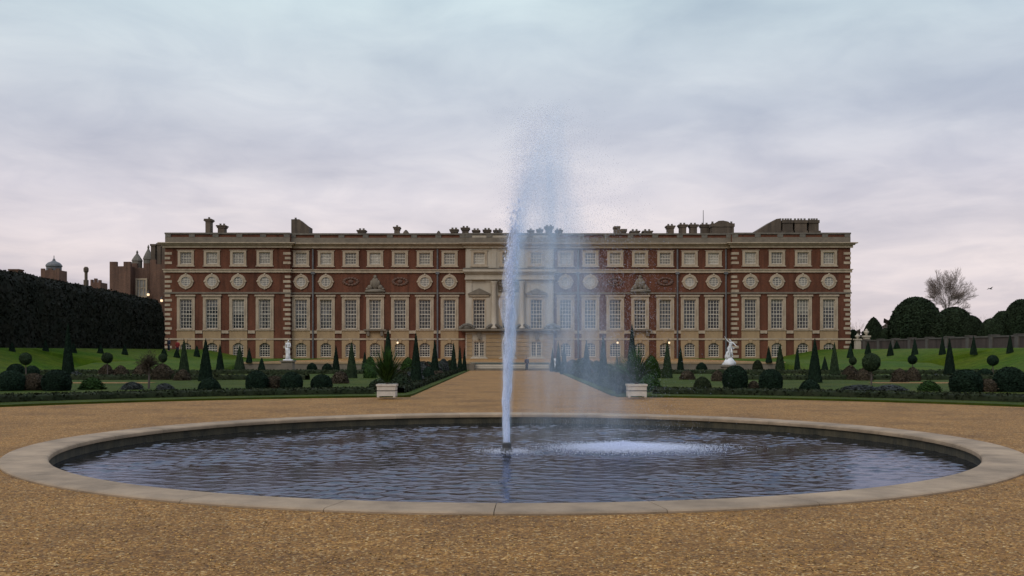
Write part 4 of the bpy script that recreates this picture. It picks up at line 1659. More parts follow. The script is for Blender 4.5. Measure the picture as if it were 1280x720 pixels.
t = tag(empty('square_stack', (P(17, 400, 150).x, 150, 0)), 'small square brick stack at the far left above the hedge', 'chimney')
s = 150 / F
m_ = MB()
m_.box(-6 * s, 6 * s, 0, 1.5, 0, EYE + (HOR - 338) * s)
m_.box(-6.8 * s, 6.8 * s, -.1, 1.6, EYE + (HOR - 338) * s + .002, EYE + (HOR - 336.3) * s)
m_.build('stack_body', OLDBRICK, t)

# ------------------------------------------------------------------ plants


def leaf_cloud(P0, Nn, size, r, jitter=0.6, aspect=1.7):
    """One pointed leaf (quad) at each point, facing roughly outward along Nn."""
    n = len(P0)
    d = Nn + r.normal(0, jitter, (n, 3))
    d /= np.linalg.norm(d, axis=1, keepdims=True)
    a = r.normal(0, 1, (n, 3))
    U = np.cross(d, a)
    U /= np.linalg.norm(U, axis=1, keepdims=True)
    W = np.cross(d, U)
    s = size * (.6 + .8 * r.random(n))[:, None]
    V = np.stack([P0 - U * s * aspect, P0 + W * s, P0 + U * s * aspect, P0 - W * s], 1).reshape(-1, 3)
    Fq = np.arange(4 * n).reshape(n, 4)
    return V, Fq


def wob(a, t, ph, amp):
    return 1 + amp * (np.sin(3 * a + ph) * np.sin(7 * t + ph * 2) + .6 * np.sin(5 * a - ph * 3 + 4 * t) + .4 * np.sin(9 * a + 11 * t + ph))


def revolve_bush(prof, h, rmax, nleaf, leaf, seed, amp=.03, rings=16, seg=22, m=YEW, name='foliage', depth=.06):
    """Clipped bush: body of revolution plus a skin of leaves. prof(t) gives the radius share at height share t."""
    r = np.random.default_rng(seed)
    ph = r.random() * 6
    ts = np.linspace(0, 1, rings)
    vs, fs = [], []
    for t_ in ts:
        for k in range(seg):
            a = 2 * math.pi * k / seg
            rr = prof(t_) * rmax * float(wob(a, t_, ph, amp)) * .95
            vs.append((rr * math.cos(a), rr * math.sin(a), t_ * h))
    for i in range(rings - 1):
        for k in range(seg):
            k2 = (k + 1) % seg
            fs.append((i * seg + k, i * seg + k2, (i + 1) * seg + k2, (i + 1) * seg + k))
    # sample by area
    tt = np.linspace(0, 1, 200)
    pr = np.array([prof(x) for x in tt])
    wgt = pr * rmax * np.sqrt((h / 200) ** 2 + np.gradient(pr * rmax) ** 2) + 1e-6
    cdf = np.cumsum(wgt) / wgt.sum()
    t_ = np.interp(r.random(nleaf), cdf, tt)
    a = r.random(nleaf) * 6.2832
    pp = np.interp(t_, tt, pr)
    slope = np.interp(t_, tt, np.gradient(pr * rmax, h / 199))
    rr = pp * rmax * wob(a, t_, ph, amp) * (1 + r.normal(0, depth * .5, nleaf))
    P0 = np.stack([rr * np.cos(a), rr * np.sin(a), t_ * h + r.normal(0, leaf * .3, nleaf)], 1)
    P0[:, 2] = np.maximum(P0[:, 2], leaf * .3)
    Nn = np.stack([np.cos(a), np.sin(a), -slope], 1)
    Nn /= np.linalg.norm(Nn, axis=1, keepdims=True)
    V, Fq = leaf_cloud(P0, Nn, leaf, r)
    n0 = len(vs)
    V = np.concatenate([np.array(vs), V])
    Fq = np.concatenate([np.array(fs), Fq + n0])
    return fast_mesh(name, V, Fq, m)


def p_ball(t):          # clipped dome: straight-ish sides, round top
    return math.sqrt(max(0.0, 1 - (max(0, (t - .40)) / .60) ** 2.3)) * (0.86 + .14 * min(1, t / .35))


def p_sphere(t):
    return math.sqrt(max(0.0, 1 - (2 * t - 1) ** 2)) * .98 + .02


def p_cone(t):
    return max(0.012, (1 - t) ** .86)


def p_mound(t):
    return max(.02, (1 - t ** 2.2) ** .6)


MESH = {}


def cache(key, fn):
    if key not in MESH:
        MESH[key] = fn()
    return MESH[key]


PROF = dict(ball=p_ball, cone=p_cone, mound=p_mound, sphere=p_sphere)
MATK = dict(yew=YEW, green=HOLLY, fresh=LIGHTG, brown=BROWNL, grey=GREYL, box=BOXL, dome=DOMEL)


def unit_bush(shape, mk, var, near):
    nl = {0: 900, 1: 2200, 2: 5200}[near]
    lf = {0: .055, 1: .034, 2: .022}[near]
    loose = mk in ('brown', 'grey', 'fresh')
    if loose:
        lf *= 1.1
    return cache((shape, mk, var, near), lambda: revolve_bush(PROF[shape], 1.0, 0.5, nl, lf, hash_(shape + mk) + var, .075 if loose else (.018 if shape == 'cone' else .022), m=MATK[mk], depth=.22 if loose else .05))


def hash_(s):
    return sum((i + 1) * ord(c) for i, c in enumerate(s)) % 1000


rv = random.Random(77)


def topiary(name, cat, shape, mk, px, py, ptop, wpx, label, group=None, d=None):
    if d is None:
        x, y, z = ground_at(px, py)
    else:
        x, y = (px - 640) * d / F, d
        z = H(x, d)
    h = max(.25, EYE + (HOR - ptop) * y / F - z)
    wd = wpx * y / F
    near = 2 if wpx * (py - ptop) > 500 else 1 if wpx * (py - ptop) > 120 else 0
    if name == 'yew_cone':
        wd *= 1.05
    me = unit_bush(shape, mk, rv.randrange(3), near)
    o = link(name, me, None, (x, y, z), rv.random() * 6.28, (wd, wd, h))
    return tag(o, label, cat, group)


YC_, BALL, SH = 'yew_cone', 'yew_dome', 'shrub'
TOP = [
    # left half: big clipped domes
    ('yew_dome', 'topiary', 'ball', 'yew', 14, 490.5, 463, 34, 'large dark clipped yew dome at the extreme left of the parterre'),
    ('yew_dome', 'topiary', 'ball', 'yew', 71, 490.5, 462.5, 34, 'large dark yew dome in front of the foot of the tall left cone'),
    ('yew_dome', 'topiary', 'ball', 'yew', 321, 490.5, 463.5, 27, 'dark yew dome left of the brown shrub below the standing statue'),
    ('yew_dome', 'topiary', 'ball', 'yew', 364.5, 490.5, 465, 27, 'dark yew dome directly in front of the standing statue pedestal'),
    ('yew_dome', 'topiary', 'ball', 'yew', 402, 490.5, 468, 26, 'low dark yew dome nearest on the left of the left planter'),
    ('yew_dome', 'topiary', 'ball', 'yew', 20, 473, 455, 21, 'small dark yew dome peeking over the leftmost large dome'),
    ('yew_dome', 'topiary', 'ball', 'yew', 40, 474, 457.5, 18, 'small dark yew dome behind the leftmost brown shrub'),
    ('shrub', 'shrub', 'ball', 'brown', 42, 490, 467, 24, 'rounded bare brown shrub between the two leftmost large yew domes'),
    ('shrub', 'shrub', 'ball', 'brown', 342.5, 490, 470, 19, 'rounded bare brown shrub between two yew domes below the standing statue'),
    ('shrub', 'shrub', 'mound', 'fresh', 115, 489, 472, 27, 'low spreading green bush right of the tall left cone'),
    ('shrub', 'shrub', 'mound', 'yew', 262, 490, 472, 28, 'low dark bush in front of the paired dark cones'),
    ('shrub', 'shrub', 'mound', 'grey', 165, 489, 477.5, 24, 'low grey lavender mound under the bare standard tree'),
    ('shrub', 'shrub', 'mound', 'grey', 206, 489, 479, 20, 'low grey lavender mound right of the bare standard tree'),
    ('shrub', 'shrub', 'mound', 'brown', 133, 471, 455.5, 16, 'brown winter shrub at the foot of the left grass bank'),
    ('shrub', 'shrub', 'mound', 'brown', 151, 472, 457, 17, 'brown winter shrub second from the tall left cone'),
    ('shrub', 'shrub', 'mound', 'brown', 176, 474, 456, 18, 'brown winter shrub just left of the bare standard tree'),
    ('shrub', 'shrub', 'mound', 'brown', 203, 476, 455, 26, 'wide brown winter shrub just right of the bare standard tree'),
    ('shrub', 'shrub', 'mound', 'brown', 228, 477, 462, 18, 'brown winter shrub at the foot of the pale green left cone'),
    # left cones
    ('yew_cone', 'topiary', 'cone', 'yew', 85, 470, 404, 14.5, 'very tall dark yew cone standing against the left hedge'),
    ('yew_cone', 'topiary', 'cone', 'green', 230, 474, 424, 14, 'grey green cone in front of the palace\'s leftmost arched window'),
    ('yew_cone', 'topiary', 'cone', 'yew', 257, 478, 423, 17, 'tall dark cone in front of the second arched window from the left corner'),
    ('yew_cone', 'topiary', 'cone', 'yew', 275, 465, 431, 10, 'slim dark cone right beside the tall dark cone near the left wing'),
    ('yew_cone', 'topiary', 'cone', 'green', 299.5, 468, 432, 14, 'grey green cone in front of the third left wing window'),
    ('yew_cone', 'topiary', 'cone', 'yew', 311.5, 463, 435, 7.5, 'thin dark cone between the third and fourth left wing windows'),
    ('yew_cone', 'topiary', 'cone', 'yew', 327, 465, 447, 10, 'short dark cone left of the standing statue'),
    ('yew_cone', 'topiary', 'cone', 'yew', 420, 464.5, 433, 9, 'slim dark cone standing before the terrace wall right of the standing statue'),
    ('yew_cone', 'topiary', 'cone', 'green', 439.5, 474, 428, 14, 'grey green cone left of the left planter, before an arched window'),
    ('yew_cone', 'topiary', 'cone', 'yew', 456, 466, 440, 9, 'short dark cone just left of the left planter'),
    ('yew_cone', 'topiary', 'cone', 'yew', 485, 483, 410.5, 17, 'tallest dark cone rising directly behind the left planter'),
    ('yew_cone', 'topiary', 'cone', 'yew', 520, 484, 416, 15.5, 'second tall dark cone on the left of the path'),
    ('yew_cone', 'topiary', 'cone', 'yew', 543.5, 473, 425, 12, 'third tall dark cone on the left of the path'),
    ('yew_cone', 'topiary', 'cone', 'yew', 567, 468, 428.5, 9, 'fourth dark cone on the left of the path'),
    ('yew_cone', 'topiary', 'cone', 'yew', 575, 465.5, 432, 6.5, 'narrow dark cone next to last on the left of the path'),
    ('yew_cone', 'topiary', 'cone', 'yew', 580.5, 464.5, 435, 6, 'small far dark cone last on the left of the path'),
    # right cones along path
    ('yew_cone', 'topiary', 'cone', 'yew', 690.5, 464.5, 435, 6, 'small far dark cone last on the right of the path'),
    ('yew_cone', 'topiary', 'cone', 'yew', 698, 465.5, 427, 8, 'narrow dark cone next to last on the right of the path'),
    ('yew_cone', 'topiary', 'cone', 'yew', 705, 468, 430, 9, 'dark cone fourth from the planter on the right of the path'),
    ('yew_cone', 'topiary', 'cone', 'yew', 733, 473, 425, 12, 'third tall dark cone on the right of the path, seen through spray'),
    ('yew_cone', 'topiary', 'cone', 'yew', 754, 484, 418, 14, 'second tall dark cone on the right of the path, seen through spray'),
    ('yew_cone', 'topiary', 'cone', 'yew', 790, 483, 405.5, 16, 'tallest dark cone rising directly behind the right planter'),
    ('yew_cone', 'topiary', 'cone', 'green', 834, 474, 427, 13, 'grey green cone right of the right planter, before an arched window'),
    ('yew_cone', 'topiary', 'cone', 'yew', 850.5, 465, 433, 8.5, 'slim dark cone between the right planter and the statue group'),
    ('yew_cone', 'topiary', 'cone', 'yew', 961, 463, 433, 7.5, 'thin dark cone right of the statue group behind a yew dome'),
    ('yew_cone', 'topiary', 'cone', 'green', 975, 466, 430, 12, 'grey green cone behind the dome second right of the statue group'),
    ('yew_cone', 'topiary', 'cone', 'yew', 996.5, 468, 434, 8.5, 'slim dark cone left of the tall dark cone before the right wing'),
    ('yew_cone', 'topiary', 'cone', 'yew', 1018.5, 480, 423, 17, 'tall dark cone in front of the right wing of the palace'),
    ('yew_cone', 'topiary', 'cone', 'green', 1043, 474, 428, 13, 'grey green cone by the right corner of the palace'),
    ('yew_cone', 'topiary', 'cone', 'yew', 1031, 466, 446, 9, 'short dark cone tucked behind the tall dark cone before the right wing'),
    ('yew_cone', 'topiary', 'cone', 'yew', 1187, 474, 423.5, 14.5, 'tall dark cone standing alone before the right grass bank'),
    # right half domes and shrubs
    ('yew_dome', 'topiary', 'ball', 'yew', 919, 488.5, 457, 30, 'dark round yew dome under the statue group'),
    ('yew_dome', 'topiary', 'ball', 'yew', 963.5, 489.5, 461.5, 28, 'dark yew dome next right of the one under the statue group'),
    ('yew_dome', 'topiary', 'ball', 'yew', 1207.5, 492, 462, 38, 'large dark yew dome at the foot of the lone tall right cone'),
    ('yew_dome', 'topiary', 'ball', 'yew', 1262, 492, 459, 38, 'large dark yew dome at the extreme right of the parterre'),
    ('yew_dome', 'topiary', 'ball', 'yew', 1231, 474, 461, 18, 'small dark yew dome behind and between the two large right domes'),
    ('shrub', 'shrub', 'ball', 'brown', 1234, 492, 474, 20, 'rounded brown shrub between the two large right yew domes'),
    ('shrub', 'shrub', 'mound', 'fresh', 1161, 490.5, 476, 24, 'low green bush left of the large dome by the lone right cone'),
    ('shrub', 'shrub', 'mound', 'box', 878, 487.5, 471, 22, 'low spreading bush left of the statue group dome'),
    ('shrub', 'shrub', 'mound', 'yew', 1012, 489.5, 474.5, 25, 'low dark bush at the foot of the tall right wing cone'),
    ('shrub', 'shrub', 'mound', 'brown', 942, 488, 476, 14, 'small brown shrub between the two domes by the statue group'),
    ('shrub', 'shrub', 'mound', 'brown', 897, 478, 463, 14, 'brown shrub just left of the statue group'),
    ('shrub', 'shrub', 'mound', 'grey', 1075, 490, 481, 42, 'wide grey lavender mound below the right standard trees'),
    ('shrub', 'shrub', 'mound', 'grey', 1113, 490, 481, 36, 'wide grey lavender mound left of the low green right bush'),
    ('shrub', 'shrub', 'mound', 'brown', 1063, 476, 457, 19, 'brown winter shrub left of the mop headed standard'),
    ('shrub', 'shrub', 'mound', 'brown', 1080, 477, 460, 18, 'brown winter shrub under the mop headed standard'),
    ('shrub', 'shrub', 'mound', 'brown', 1125, 479, 461, 19, 'brown winter shrub in front of the right grass bank'),
    ('shrub', 'shrub', 'mound', 'brown', 1141, 478, 459, 16, 'brown winter shrub left of the lone tall right cone'),
    ('shrub', 'shrub', 'mound', 'brown', 859, 476, 463, 17, 'brown shrub in the bed right of the right planter'),
    ('shrub', 'shrub', 'mound', 'grey', 1172, 475, 467, 18, 'grey mound just left of the lone tall right cone'),
    ('shrub', 'shrub', 'mound', 'grey', 95, 473, 464.5, 14, 'grey mound right of the very tall left cone'),
    ('shrub', 'shrub', 'mound', 'yew', 390, 463.5, 453.5, 13, 'dark rounded shrub before the terrace wall right of the standing statue'),
    ('shrub', 'shrub', 'mound', 'yew', 409, 464, 454, 13, 'dark rounded shrub beside the slim cone before the left terrace wall'),
    ('shrub', 'shrub', 'mound', 'box', 947, 464, 450, 13, 'dark bushy shrub against the terrace wall right of the statue group'),
    ('shrub', 'shrub', 'mound', 'yew', 877, 464, 453, 14, 'dark rounded shrub against the terrace wall left of the statue group'),
]
TOP += [
    ('shrub', 'shrub', 'mound', 'fresh', 510, 476, 447, 20, 'bushy green shrub just right of the left planter plant'),
    ('shrub', 'shrub', 'mound', 'fresh', 463, 474, 446, 15, 'bushy green shrub just left of the left planter plant'),
    ('shrub', 'shrub', 'mound', 'fresh', 815, 474, 445, 18, 'bushy green shrub just right of the right planter plant'),
    ('shrub', 'shrub', 'mound', 'grey', 507, 487, 475, 17, 'small grey mound at the path edge right of the left planter'),
    ('shrub', 'shrub', 'mound', 'brown', 425, 481, 464, 20, 'brown shrub on the lawn behind the low dome left of the left planter'),
]
for row in TOP:
    topiary(*row)
# small cones marching along the two banks
BANKL = [(15, 440, 427), (57, 440, 425), (92, 442, 429), (125.5, 442.5, 430), (156, 444, 431), (205, 445, 434), (221, 447, 436), (246, 446, 432)]
BANKR = [(1063, 447, 429), (1085, 443, 427), (1113, 445, 427), (1121, 437, 426), (1143.5, 444, 423), (1178, 444, 421), (1217, 443, 420), (1262.5, 442, 418), (1209, 433, 421), (1247, 431, 418)]
LL = ['cut off by the left edge of the view', 'second from the left edge', 'half hidden by the very tall cone', 'right of the very tall cone', 'midway along the hedge foot',
      'at the end of the hedge', 'beneath the palace\'s left corner', 'before the left wing\'s first brick pier']
LR = ['at the palace\'s right corner', 'by the stone gate piers', 'right of the gate piers', 'against the near end of the garden wall', 'below the biggest domed yew', 'left behind the lone tall cone',
      'right of the lone tall cone', 'nearest the right edge', 'against the wall right of the lone cone', 'against the wall near the right edge']
for (px, py, pt), lab in zip(BANKL, LL):
    topiary('yew_cone', 'topiary', 'cone', 'yew', px, py, pt, 7.5, 'small dark cone on the left bank, ' + lab, 'small cones along the grass banks')
for (px, py, pt), lab in zip(BANKR, LR):
    topiary('yew_cone', 'topiary', 'cone', 'yew', px, py, pt, 8, 'small dark cone on the right bank, ' + lab, 'small cones along the grass banks')

# standards: ball of foliage on a bare stem
STD = [(32, 475, 441, 456, 14, 'green', 'mop headed standard shrub on the left bank'), (134, 474, 441, 454, 13, 'green', 'mop headed standard right of the very tall left cone'),
       (203.5, 474, 442, 453, 10, 'green', 'small mop headed standard right of the bare standard tree'),
       (1066, 472, 446, 456, 9, 'green', 'small mop headed standard nearest the palace\'s right corner'), (1089, 483, 442, 464, 21, 'green', 'large grey green mop headed standard right of the palace corner'),
       (1140.5, 470, 444, 455, 11, 'yew', 'dark mop headed standard left of the lone tall right cone'), (1241, 470, 444, 457, 13, 'yew', 'dark mop headed standard above the small right dome')]
for (px, py, pt, pb, wpx, mk, lab) in STD:
    x, y, z = ground_at(px, py)
    t = tag(empty('standard_shrub', (x, y, z)), lab, 'shrub')
    zt, zb_ = EYE + (HOR - pt) * y / F - z, EYE + (HOR - pb) * y / F - z
    a = MB()
    a.tube([(0, 0, 0), (.02, .01, zb_ * .5), (0, 0, zb_ + .2)], [.045, .038, .03], 6)
    a.build('stem', BARK, t)
    wd = wpx * y / F
    link('crown', unit_bush('sphere', mk, 0, 1), t, (0, 0, zb_), rv.random() * 6, (wd, wd, zt - zb_))


def fuzzy_hedge(name, pts, wdt, hgt, m, label, group=None, leaf=.05, dens=60, cat='hedge'):
    """Low clipped hedge following a polyline."""
    r = np.random.default_rng(hash_(label))
    A = np.array(pts, dtype=float)
    segl = np.linalg.norm(np.diff(A, axis=0), axis=1)
    vs, fs = [], []
    prof = [(-.5, 0), (-.5, .8), (-.42, .97), (.42, .97), (.5, .8), (.5, 0)]
    n = len(A)
    nrm = []
    for i in range(n):
        d = A[min(i + 1, n - 1)] - A[max(i - 1, 0)]
        d /= np.linalg.norm(d)
        nrm.append((-d[1], d[0]))
    nrm = np.array(nrm)
    for i in range(n):
        for (o, zz) in prof:
            q2 = 1 + .05 * math.sin(i * 1.7 + o * 5)
            vs.append((A[i, 0] + nrm[i, 0] * o * wdt * q2 * .94, A[i, 1] + nrm[i, 1] * o * wdt * q2 * .94, zz * hgt * .95 * q2))
    k = len(prof)
    for i in range(n - 1):
        for j in range(k - 1):
            fs.append((i * k + j, i * k + j + 1, (i + 1) * k + j + 1, (i + 1) * k + j))
    nl = int(segl.sum() * (wdt + 2 * hgt) * dens)
    cs = np.concatenate([[0], np.cumsum(segl)])
    sp = r.random(nl) * cs[-1]
    u = r.random(nl) * (wdt + 2 * hgt)
    bx = np.stack([np.interp(sp, cs, A[:, k_]) for k_ in (0, 1)], 1)
    nn = np.stack([np.interp(sp, cs, nrm[:, k_]) for k_ in (0, 1)], 1)
    o = np.where(u < hgt, -wdt / 2, np.where(u < hgt + wdt, u - hgt - wdt / 2, wdt / 2))
    zz = np.where(u < hgt, u, np.where(u < hgt + wdt, hgt, hgt - (u - hgt - wdt)))
    o = o + r.normal(0, leaf * .35, nl)
    P0 = np.stack([bx[:, 0] + nn[:, 0] * o, bx[:, 1] + nn[:, 1] * o, np.maximum(zz + r.normal(0, leaf * .35, nl), .02)], 1)
    N0 = np.stack([nn[:, 0] * np.sign(o), nn[:, 1] * np.sign(o), (zz > hgt * .95) * 1.0], 1) + 1e-3
    V, Fq = leaf_cloud(P0, N0, leaf, r)
    n0 = len(vs)
    me = fast_mesh(name, np.concatenate([np.array(vs), V]), np.concatenate([np.array(fs), Fq + n0]), m)
    o_ = link(name, me)
    return tag(o_, label, cat, group)


def arc(r0, a0, a1, n=40, sx=1):
    out = []
    for i in range(n):
        a = math.pi / 2 - sx * (a0 + (a1 - a0) * i / (n - 1))
        rr = court_r(a) + r0
        out.append((BC.x + rr * math.cos(a), BC.y + rr * math.sin(a)))
    return out


for sx, side in ((-1, 'left'), (1, 'right')):
    inner = arc(2.0, .26, 1.25, 60, sx)
    fuzzy_hedge('box_hedge', inner, .9, .29, BOXL, f'long low box hedge curving along the {side} lawn edge', 'low box hedges', .035, 90)
    fuzzy_hedge('box_hedge', [(sx * 4.45, y) for y in np.linspace(40.5, 91, 30)], .4, .32, BOXL, f'low box hedge edging the {side} side of the gravel path', 'low box hedges', .04, 90)
    for (y0, xa, xb, lab) in ((60, 12, 30, 'near'), (76, 9, 36, 'far')):
        fuzzy_hedge('box_hedge', [(sx * x, y0 + .3 * math.sin(x)) for x in np.linspace(xa, xb, 26)], .6, .35, BOXL, f'{lab} low box hedge crossing the {side} lawn', 'low box hedges', .05, 60)
    # soil bed between path hedge and lawn
    v = [(sx * 4.3, 41, .078), (sx * 6.5, 41.5, .078), (sx * 6.7, 91, .078), (sx * 4.3, 91, .078)]
    tag(mesh_obj('flower_bed', v, [(0, 1, 2, 3)], EARTH), kind='structure')
    # pale gravel walks crossing the parterre
    v = [(sx * 19, 53.0, .08), (sx * 33, 53.0, .08), (sx * 33, 54.6, .08), (sx * 19, 54.6, .08)]
    tag(mesh_obj('gravel_walk', v, [(0, 1, 2, 3)], GRAVEL), kind='structure')

# low planting in the two path borders
rb = random.Random(9)
for sx, side in ((-1, 'left'), (1, 'right')):
    for i in range(34):
        y = 42 + 48 * (i / 33) ** 1.15 + rb.uniform(-.6, .6)
        x = sx * rb.uniform(4.9, 5.7 + .9 * i / 33)
        mk = rb.choice(['grey', 'box', 'brown', 'fresh', 'green', 'box', 'yew'])
        hgt, wd = rb.uniform(.45, .75 + .5 * i / 33), rb.uniform(.8, 1.4)
        o = link('border_shrub', unit_bush('mound', mk, rb.randrange(3), 1), None, (x, y, .07), rb.random() * 6, (wd, wd, hgt))
        tag(o, f'low loose shrub in the planted border on the {side} of the gravel path', 'shrub', f'low shrubs in the {side} path border')


# the long tall hornbeam bower on the left terrace
def bower():
    r = np.random.default_rng(31)
    X0, X1, Ya, Yb, zb_, zt_ = -46.0, -52.5, 52.0, 136.5, BANKZ, 9.55
    t = tag(empty('clipped_bower', (X0, 95, zb_)), 'very long tall dark clipped bower hedge along the left terrace', 'hedge')
    hgt = zt_ - zb_
    nS = 60
    prof = [(0, 0), (.02, .3), (0, .62), (-.25, .86), (-.8, .965), (-2.2, 1.0), (-4.5, 1.0), (-6.2, .9), (-6.5, .0)]
    vs, fs = [], []
    for i in range(nS):
        y = Ya + (Yb - Ya) * i / (nS - 1)
        e = min(1.0, (Yb - y) / 3.0)
        cap = math.sqrt(max(0, 1 - (1 - e) ** 2))
        for (o, zz) in prof:
            b = .18 * math.sin(y * .61 + zz * 3) + .12 * math.sin(y * 1.7)
            vs.append((X0 + (o + b) * (.5 + .5 * cap) - 1.2 * (1 - cap), y, zb_ + zz * hgt * (.70 + .30 * cap) * (1 - .12 * max(0, (y - 85) / 50)) + .10 * math.sin(y * .9) * zz))
    k = len(prof)
    for i in range(nS - 1):
        for j in range(k - 1):
            fs.append((i * k + j, i * k + j + 1, (i + 1) * k + j + 1, (i + 1) * k + j))
    for row in (0, nS - 1):
        fs.append(tuple(row * k + j for j in range(k)))
    # leaves by sampling the quads
    V0 = np.array(vs)
    q4 = np.array([f for f in fs if len(f) == 4])
    quad = V0[q4]
    ar = np.linalg.norm(np.cross(quad[:, 1] - quad[:, 0], quad[:, 3] - quad[:, 0]), axis=1)
    n = 42000
    pick = r.choice(len(q4), n, p=ar / ar.sum())
    uu, vv = r.random(n)[:, None], r.random(n)[:, None]
    Q = quad[pick]
    P0 = (Q[:, 0] * (1 - uu) + Q[:, 1] * uu) * (1 - vv) + (Q[:, 3] * (1 - uu) + Q[:, 2] * uu) * vv
    Nn = np.cross(Q[:, 1] - Q[:, 0], Q[:, 3] - Q[:, 0])
    Nn /= np.linalg.norm(Nn, axis=1, keepdims=True)
    P0 = P0 + r.normal(0, .06, P0.shape)
    V, Fq = leaf_cloud(P0, Nn, .11, r, .7)
    me = bpy.data.meshes.new('foliage')
    allv = np.concatenate([V0, V]) - np.array(t.location)
    me.from_pydata(allv.tolist(), [], [list(f) for f in fs] + (Fq + len(V0)).tolist())
    me.materials.append(BOWERL)
    link('foliage', me, t)


bower()

# ------------------------------------------------------------------ right background: garden wall, gate, clipped yews, bare trees
t = tag(empty('garden_wall', (47.6, 108, BANKZ)), 'long low brick garden wall with paler piers behind the right bank', 'wall')
a = MB()
a.box(0, .45, -40, 31, -.2, 1.15)
a.build('brick_face', WALLBRICK, t)
a = MB()
a.box(-.08, .53, -40, 31, 1.152, 1.30)
PIERM = mat('dingy_pier_stone', (0.105, 0.092, 0.076), 0.9, vscale=1.5, col2=(0.07, 0.062, 0.053))
a.build('wall_coping', PIERM, t)
for k in range(14):
    y = -38 + k * 5.2
    a = MB()
    a.box(-.14, .59, y - .35, y + .35, -.2, 1.34)
    a.box(-.20, .65, y - .41, y + .41, 1.342, 1.42)
    a.build('wall_pier', PIERM, t)
for (px, pt, lab) in ((1072, 417, 'slim stone gate pier beside the palace corner'), (1083, 411, 'taller stone gate pier with a statue like finial beside a domed yew')):
    d = 141.0
    x = (px - 640) * d / F
    t = tag(empty('gate_pier', (x, d, BANKZ)), lab, 'gate pier')
    h = EYE + (HOR - pt) * d / F - BANKZ
    a = MB()
    a.box(-.36, .36, -.36, .36, -.3, h * .60)
    a.box(-.48, .48, -.48, .48, h * .60 + .002, h * .68)
    a.build('pier_shaft', STONE2, t)
    a = MB()
    a.lathe([(.18, h * .68), (.15, h * .73), (.34, h * .80), (.36, h * .87), (.16, h * .92), (.20, h * .95), (.05, h)], 0, 0, 12)
    a.build('urn', STONE2, t, True)


def clipped_yew(px, ptop, wpx, d, shape, label, trunk=True, pb=None):
    x = (px - 640) * d / F
    t = tag(empty('clipped_yew_tree', (x, d, BANKZ)), label, 'tree', 'domed yews beyond the garden wall')
    h = EYE + (HOR - ptop) * d / F - BANKZ
    wd = wpx * d / F
    b0 = .35
    a = MB()
    a.tube([(0, 0, -.1), (.05, .03, .4), (0, 0, 1.2)], [.42, .34, .3], 8)
    a.build('trunk', BARK, t)
    me = cache(('dome', shape), lambda: revolve_bush(dict(dome=lambda q: math.sqrt(max(0.0004, 1 - (max(0, q - .22) / .78) ** 2.0)) * (.90 + .10 * min(1, q / .25)),
                                                          bell=lambda q: max(.02, (1 - q ** 1.55) ** .72))[shape], 1.0, .5, 9000, .017, 50 + len(shape), .02, 24, 30, DOMEL, 'crown', .04))
    link('crown', me, t, (0, 0, b0), random.Random(px).random() * 6, (wd, wd, h - b0))


for row in [(1145, 371.5, 66, 138, 'dome', 'biggest broad domed yew in front of the bare tree'), (1192, 384, 54, 130, 'dome', 'domed yew directly below the bare tree'),
            (1213, 394.5, 36, 128, 'dome', 'lower domed yew right of the bare tree'), (1092, 396.5, 33, 150, 'bell', 'bell shaped yew behind the stone gate piers'),
            (1107, 410, 20, 148, 'dome', 'small low yew between the bell shaped yew and the biggest dome'), (1240, 398, 34, 122, 'dome', 'low domed yew in the dip near the right edge'),
            (1254, 389, 36, 124, 'dome', 'mid height domed yew second from the right edge'), (1277, 374.5, 48, 122, 'dome', 'tall domed yew cut off by the right edge'),
            (1066, 412, 16, 165, 'dome', 'dark yew just behind the palace\'s right corner'), (1128, 413, 30, 142, 'dome', 'low yew at the left foot of the biggest dome')]:
    clipped_yew(*row)


def bare_tree(seed, depth, h):
    """Winter tree: trunk, spreading limbs and a haze of fine twigs filling a rounded crown."""
    r = random.Random(seed)
    limbs, twigs = MB(), MB()
    cc = Vector((0, 0, h * .62))

    def grow(p, d, ln, rad, lev):
        n = 4 if lev < 4 else 3
        pts, rads = [p.copy()], [rad]
        q, dd = p.copy(), d.copy()
        for i in range(n):
            dd = (dd + Vector((r.uniform(-1, 1), r.uniform(-1, 1), r.uniform(-.6, 1.0))) * .15).normalized()
            q = q + dd * (ln / n)
            pts.append(q.copy())
            rads.append(max(.0075, rad * (1 - .38 * (i + 1) / n)))
        (limbs if lev < 4 else twigs).tube(pts, rads, 6 if lev < 3 else 3)
        if lev >= depth:
            return
        for b in range(3):
            i = n if b < 2 else n - 1 - r.randrange(2)
            side = dd.cross(Vector((r.uniform(-1, 1), r.uniform(-1, 1), r.uniform(-1, 1)))).normalized()
            out = (pts[i] - cc).normalized()
            nd = (dd + side * r.uniform(.30, .72) + out * .22).normalized()
            if nd.z < -.15:
                nd.z = abs(nd.z) * .3
            grow(pts[i], nd.normalized(), ln * r.uniform(.66, .80), rads[i] * (.74 if b < 2 else .55), lev + 1)

    trunk = MB()
    trunk.tube([(0, 0, -.3), (0, 0, .3), (.05, 0, h * .13), (0, .05, h * .26)], [h * .030, h * .022, h * .019, h * .017], 10)
    for k in range(5):
        a = 2 * math.pi * k / 5 + r.uniform(-.35, .35)
        sp = r.uniform(.18, .48)
        grow(Vector((0, .02, h * (.20 + .012 * k))), Vector((math.cos(a) * sp, math.sin(a) * sp, 1)).normalized(), h * .225, h * .0115, 1)
    return trunk, limbs, twigs


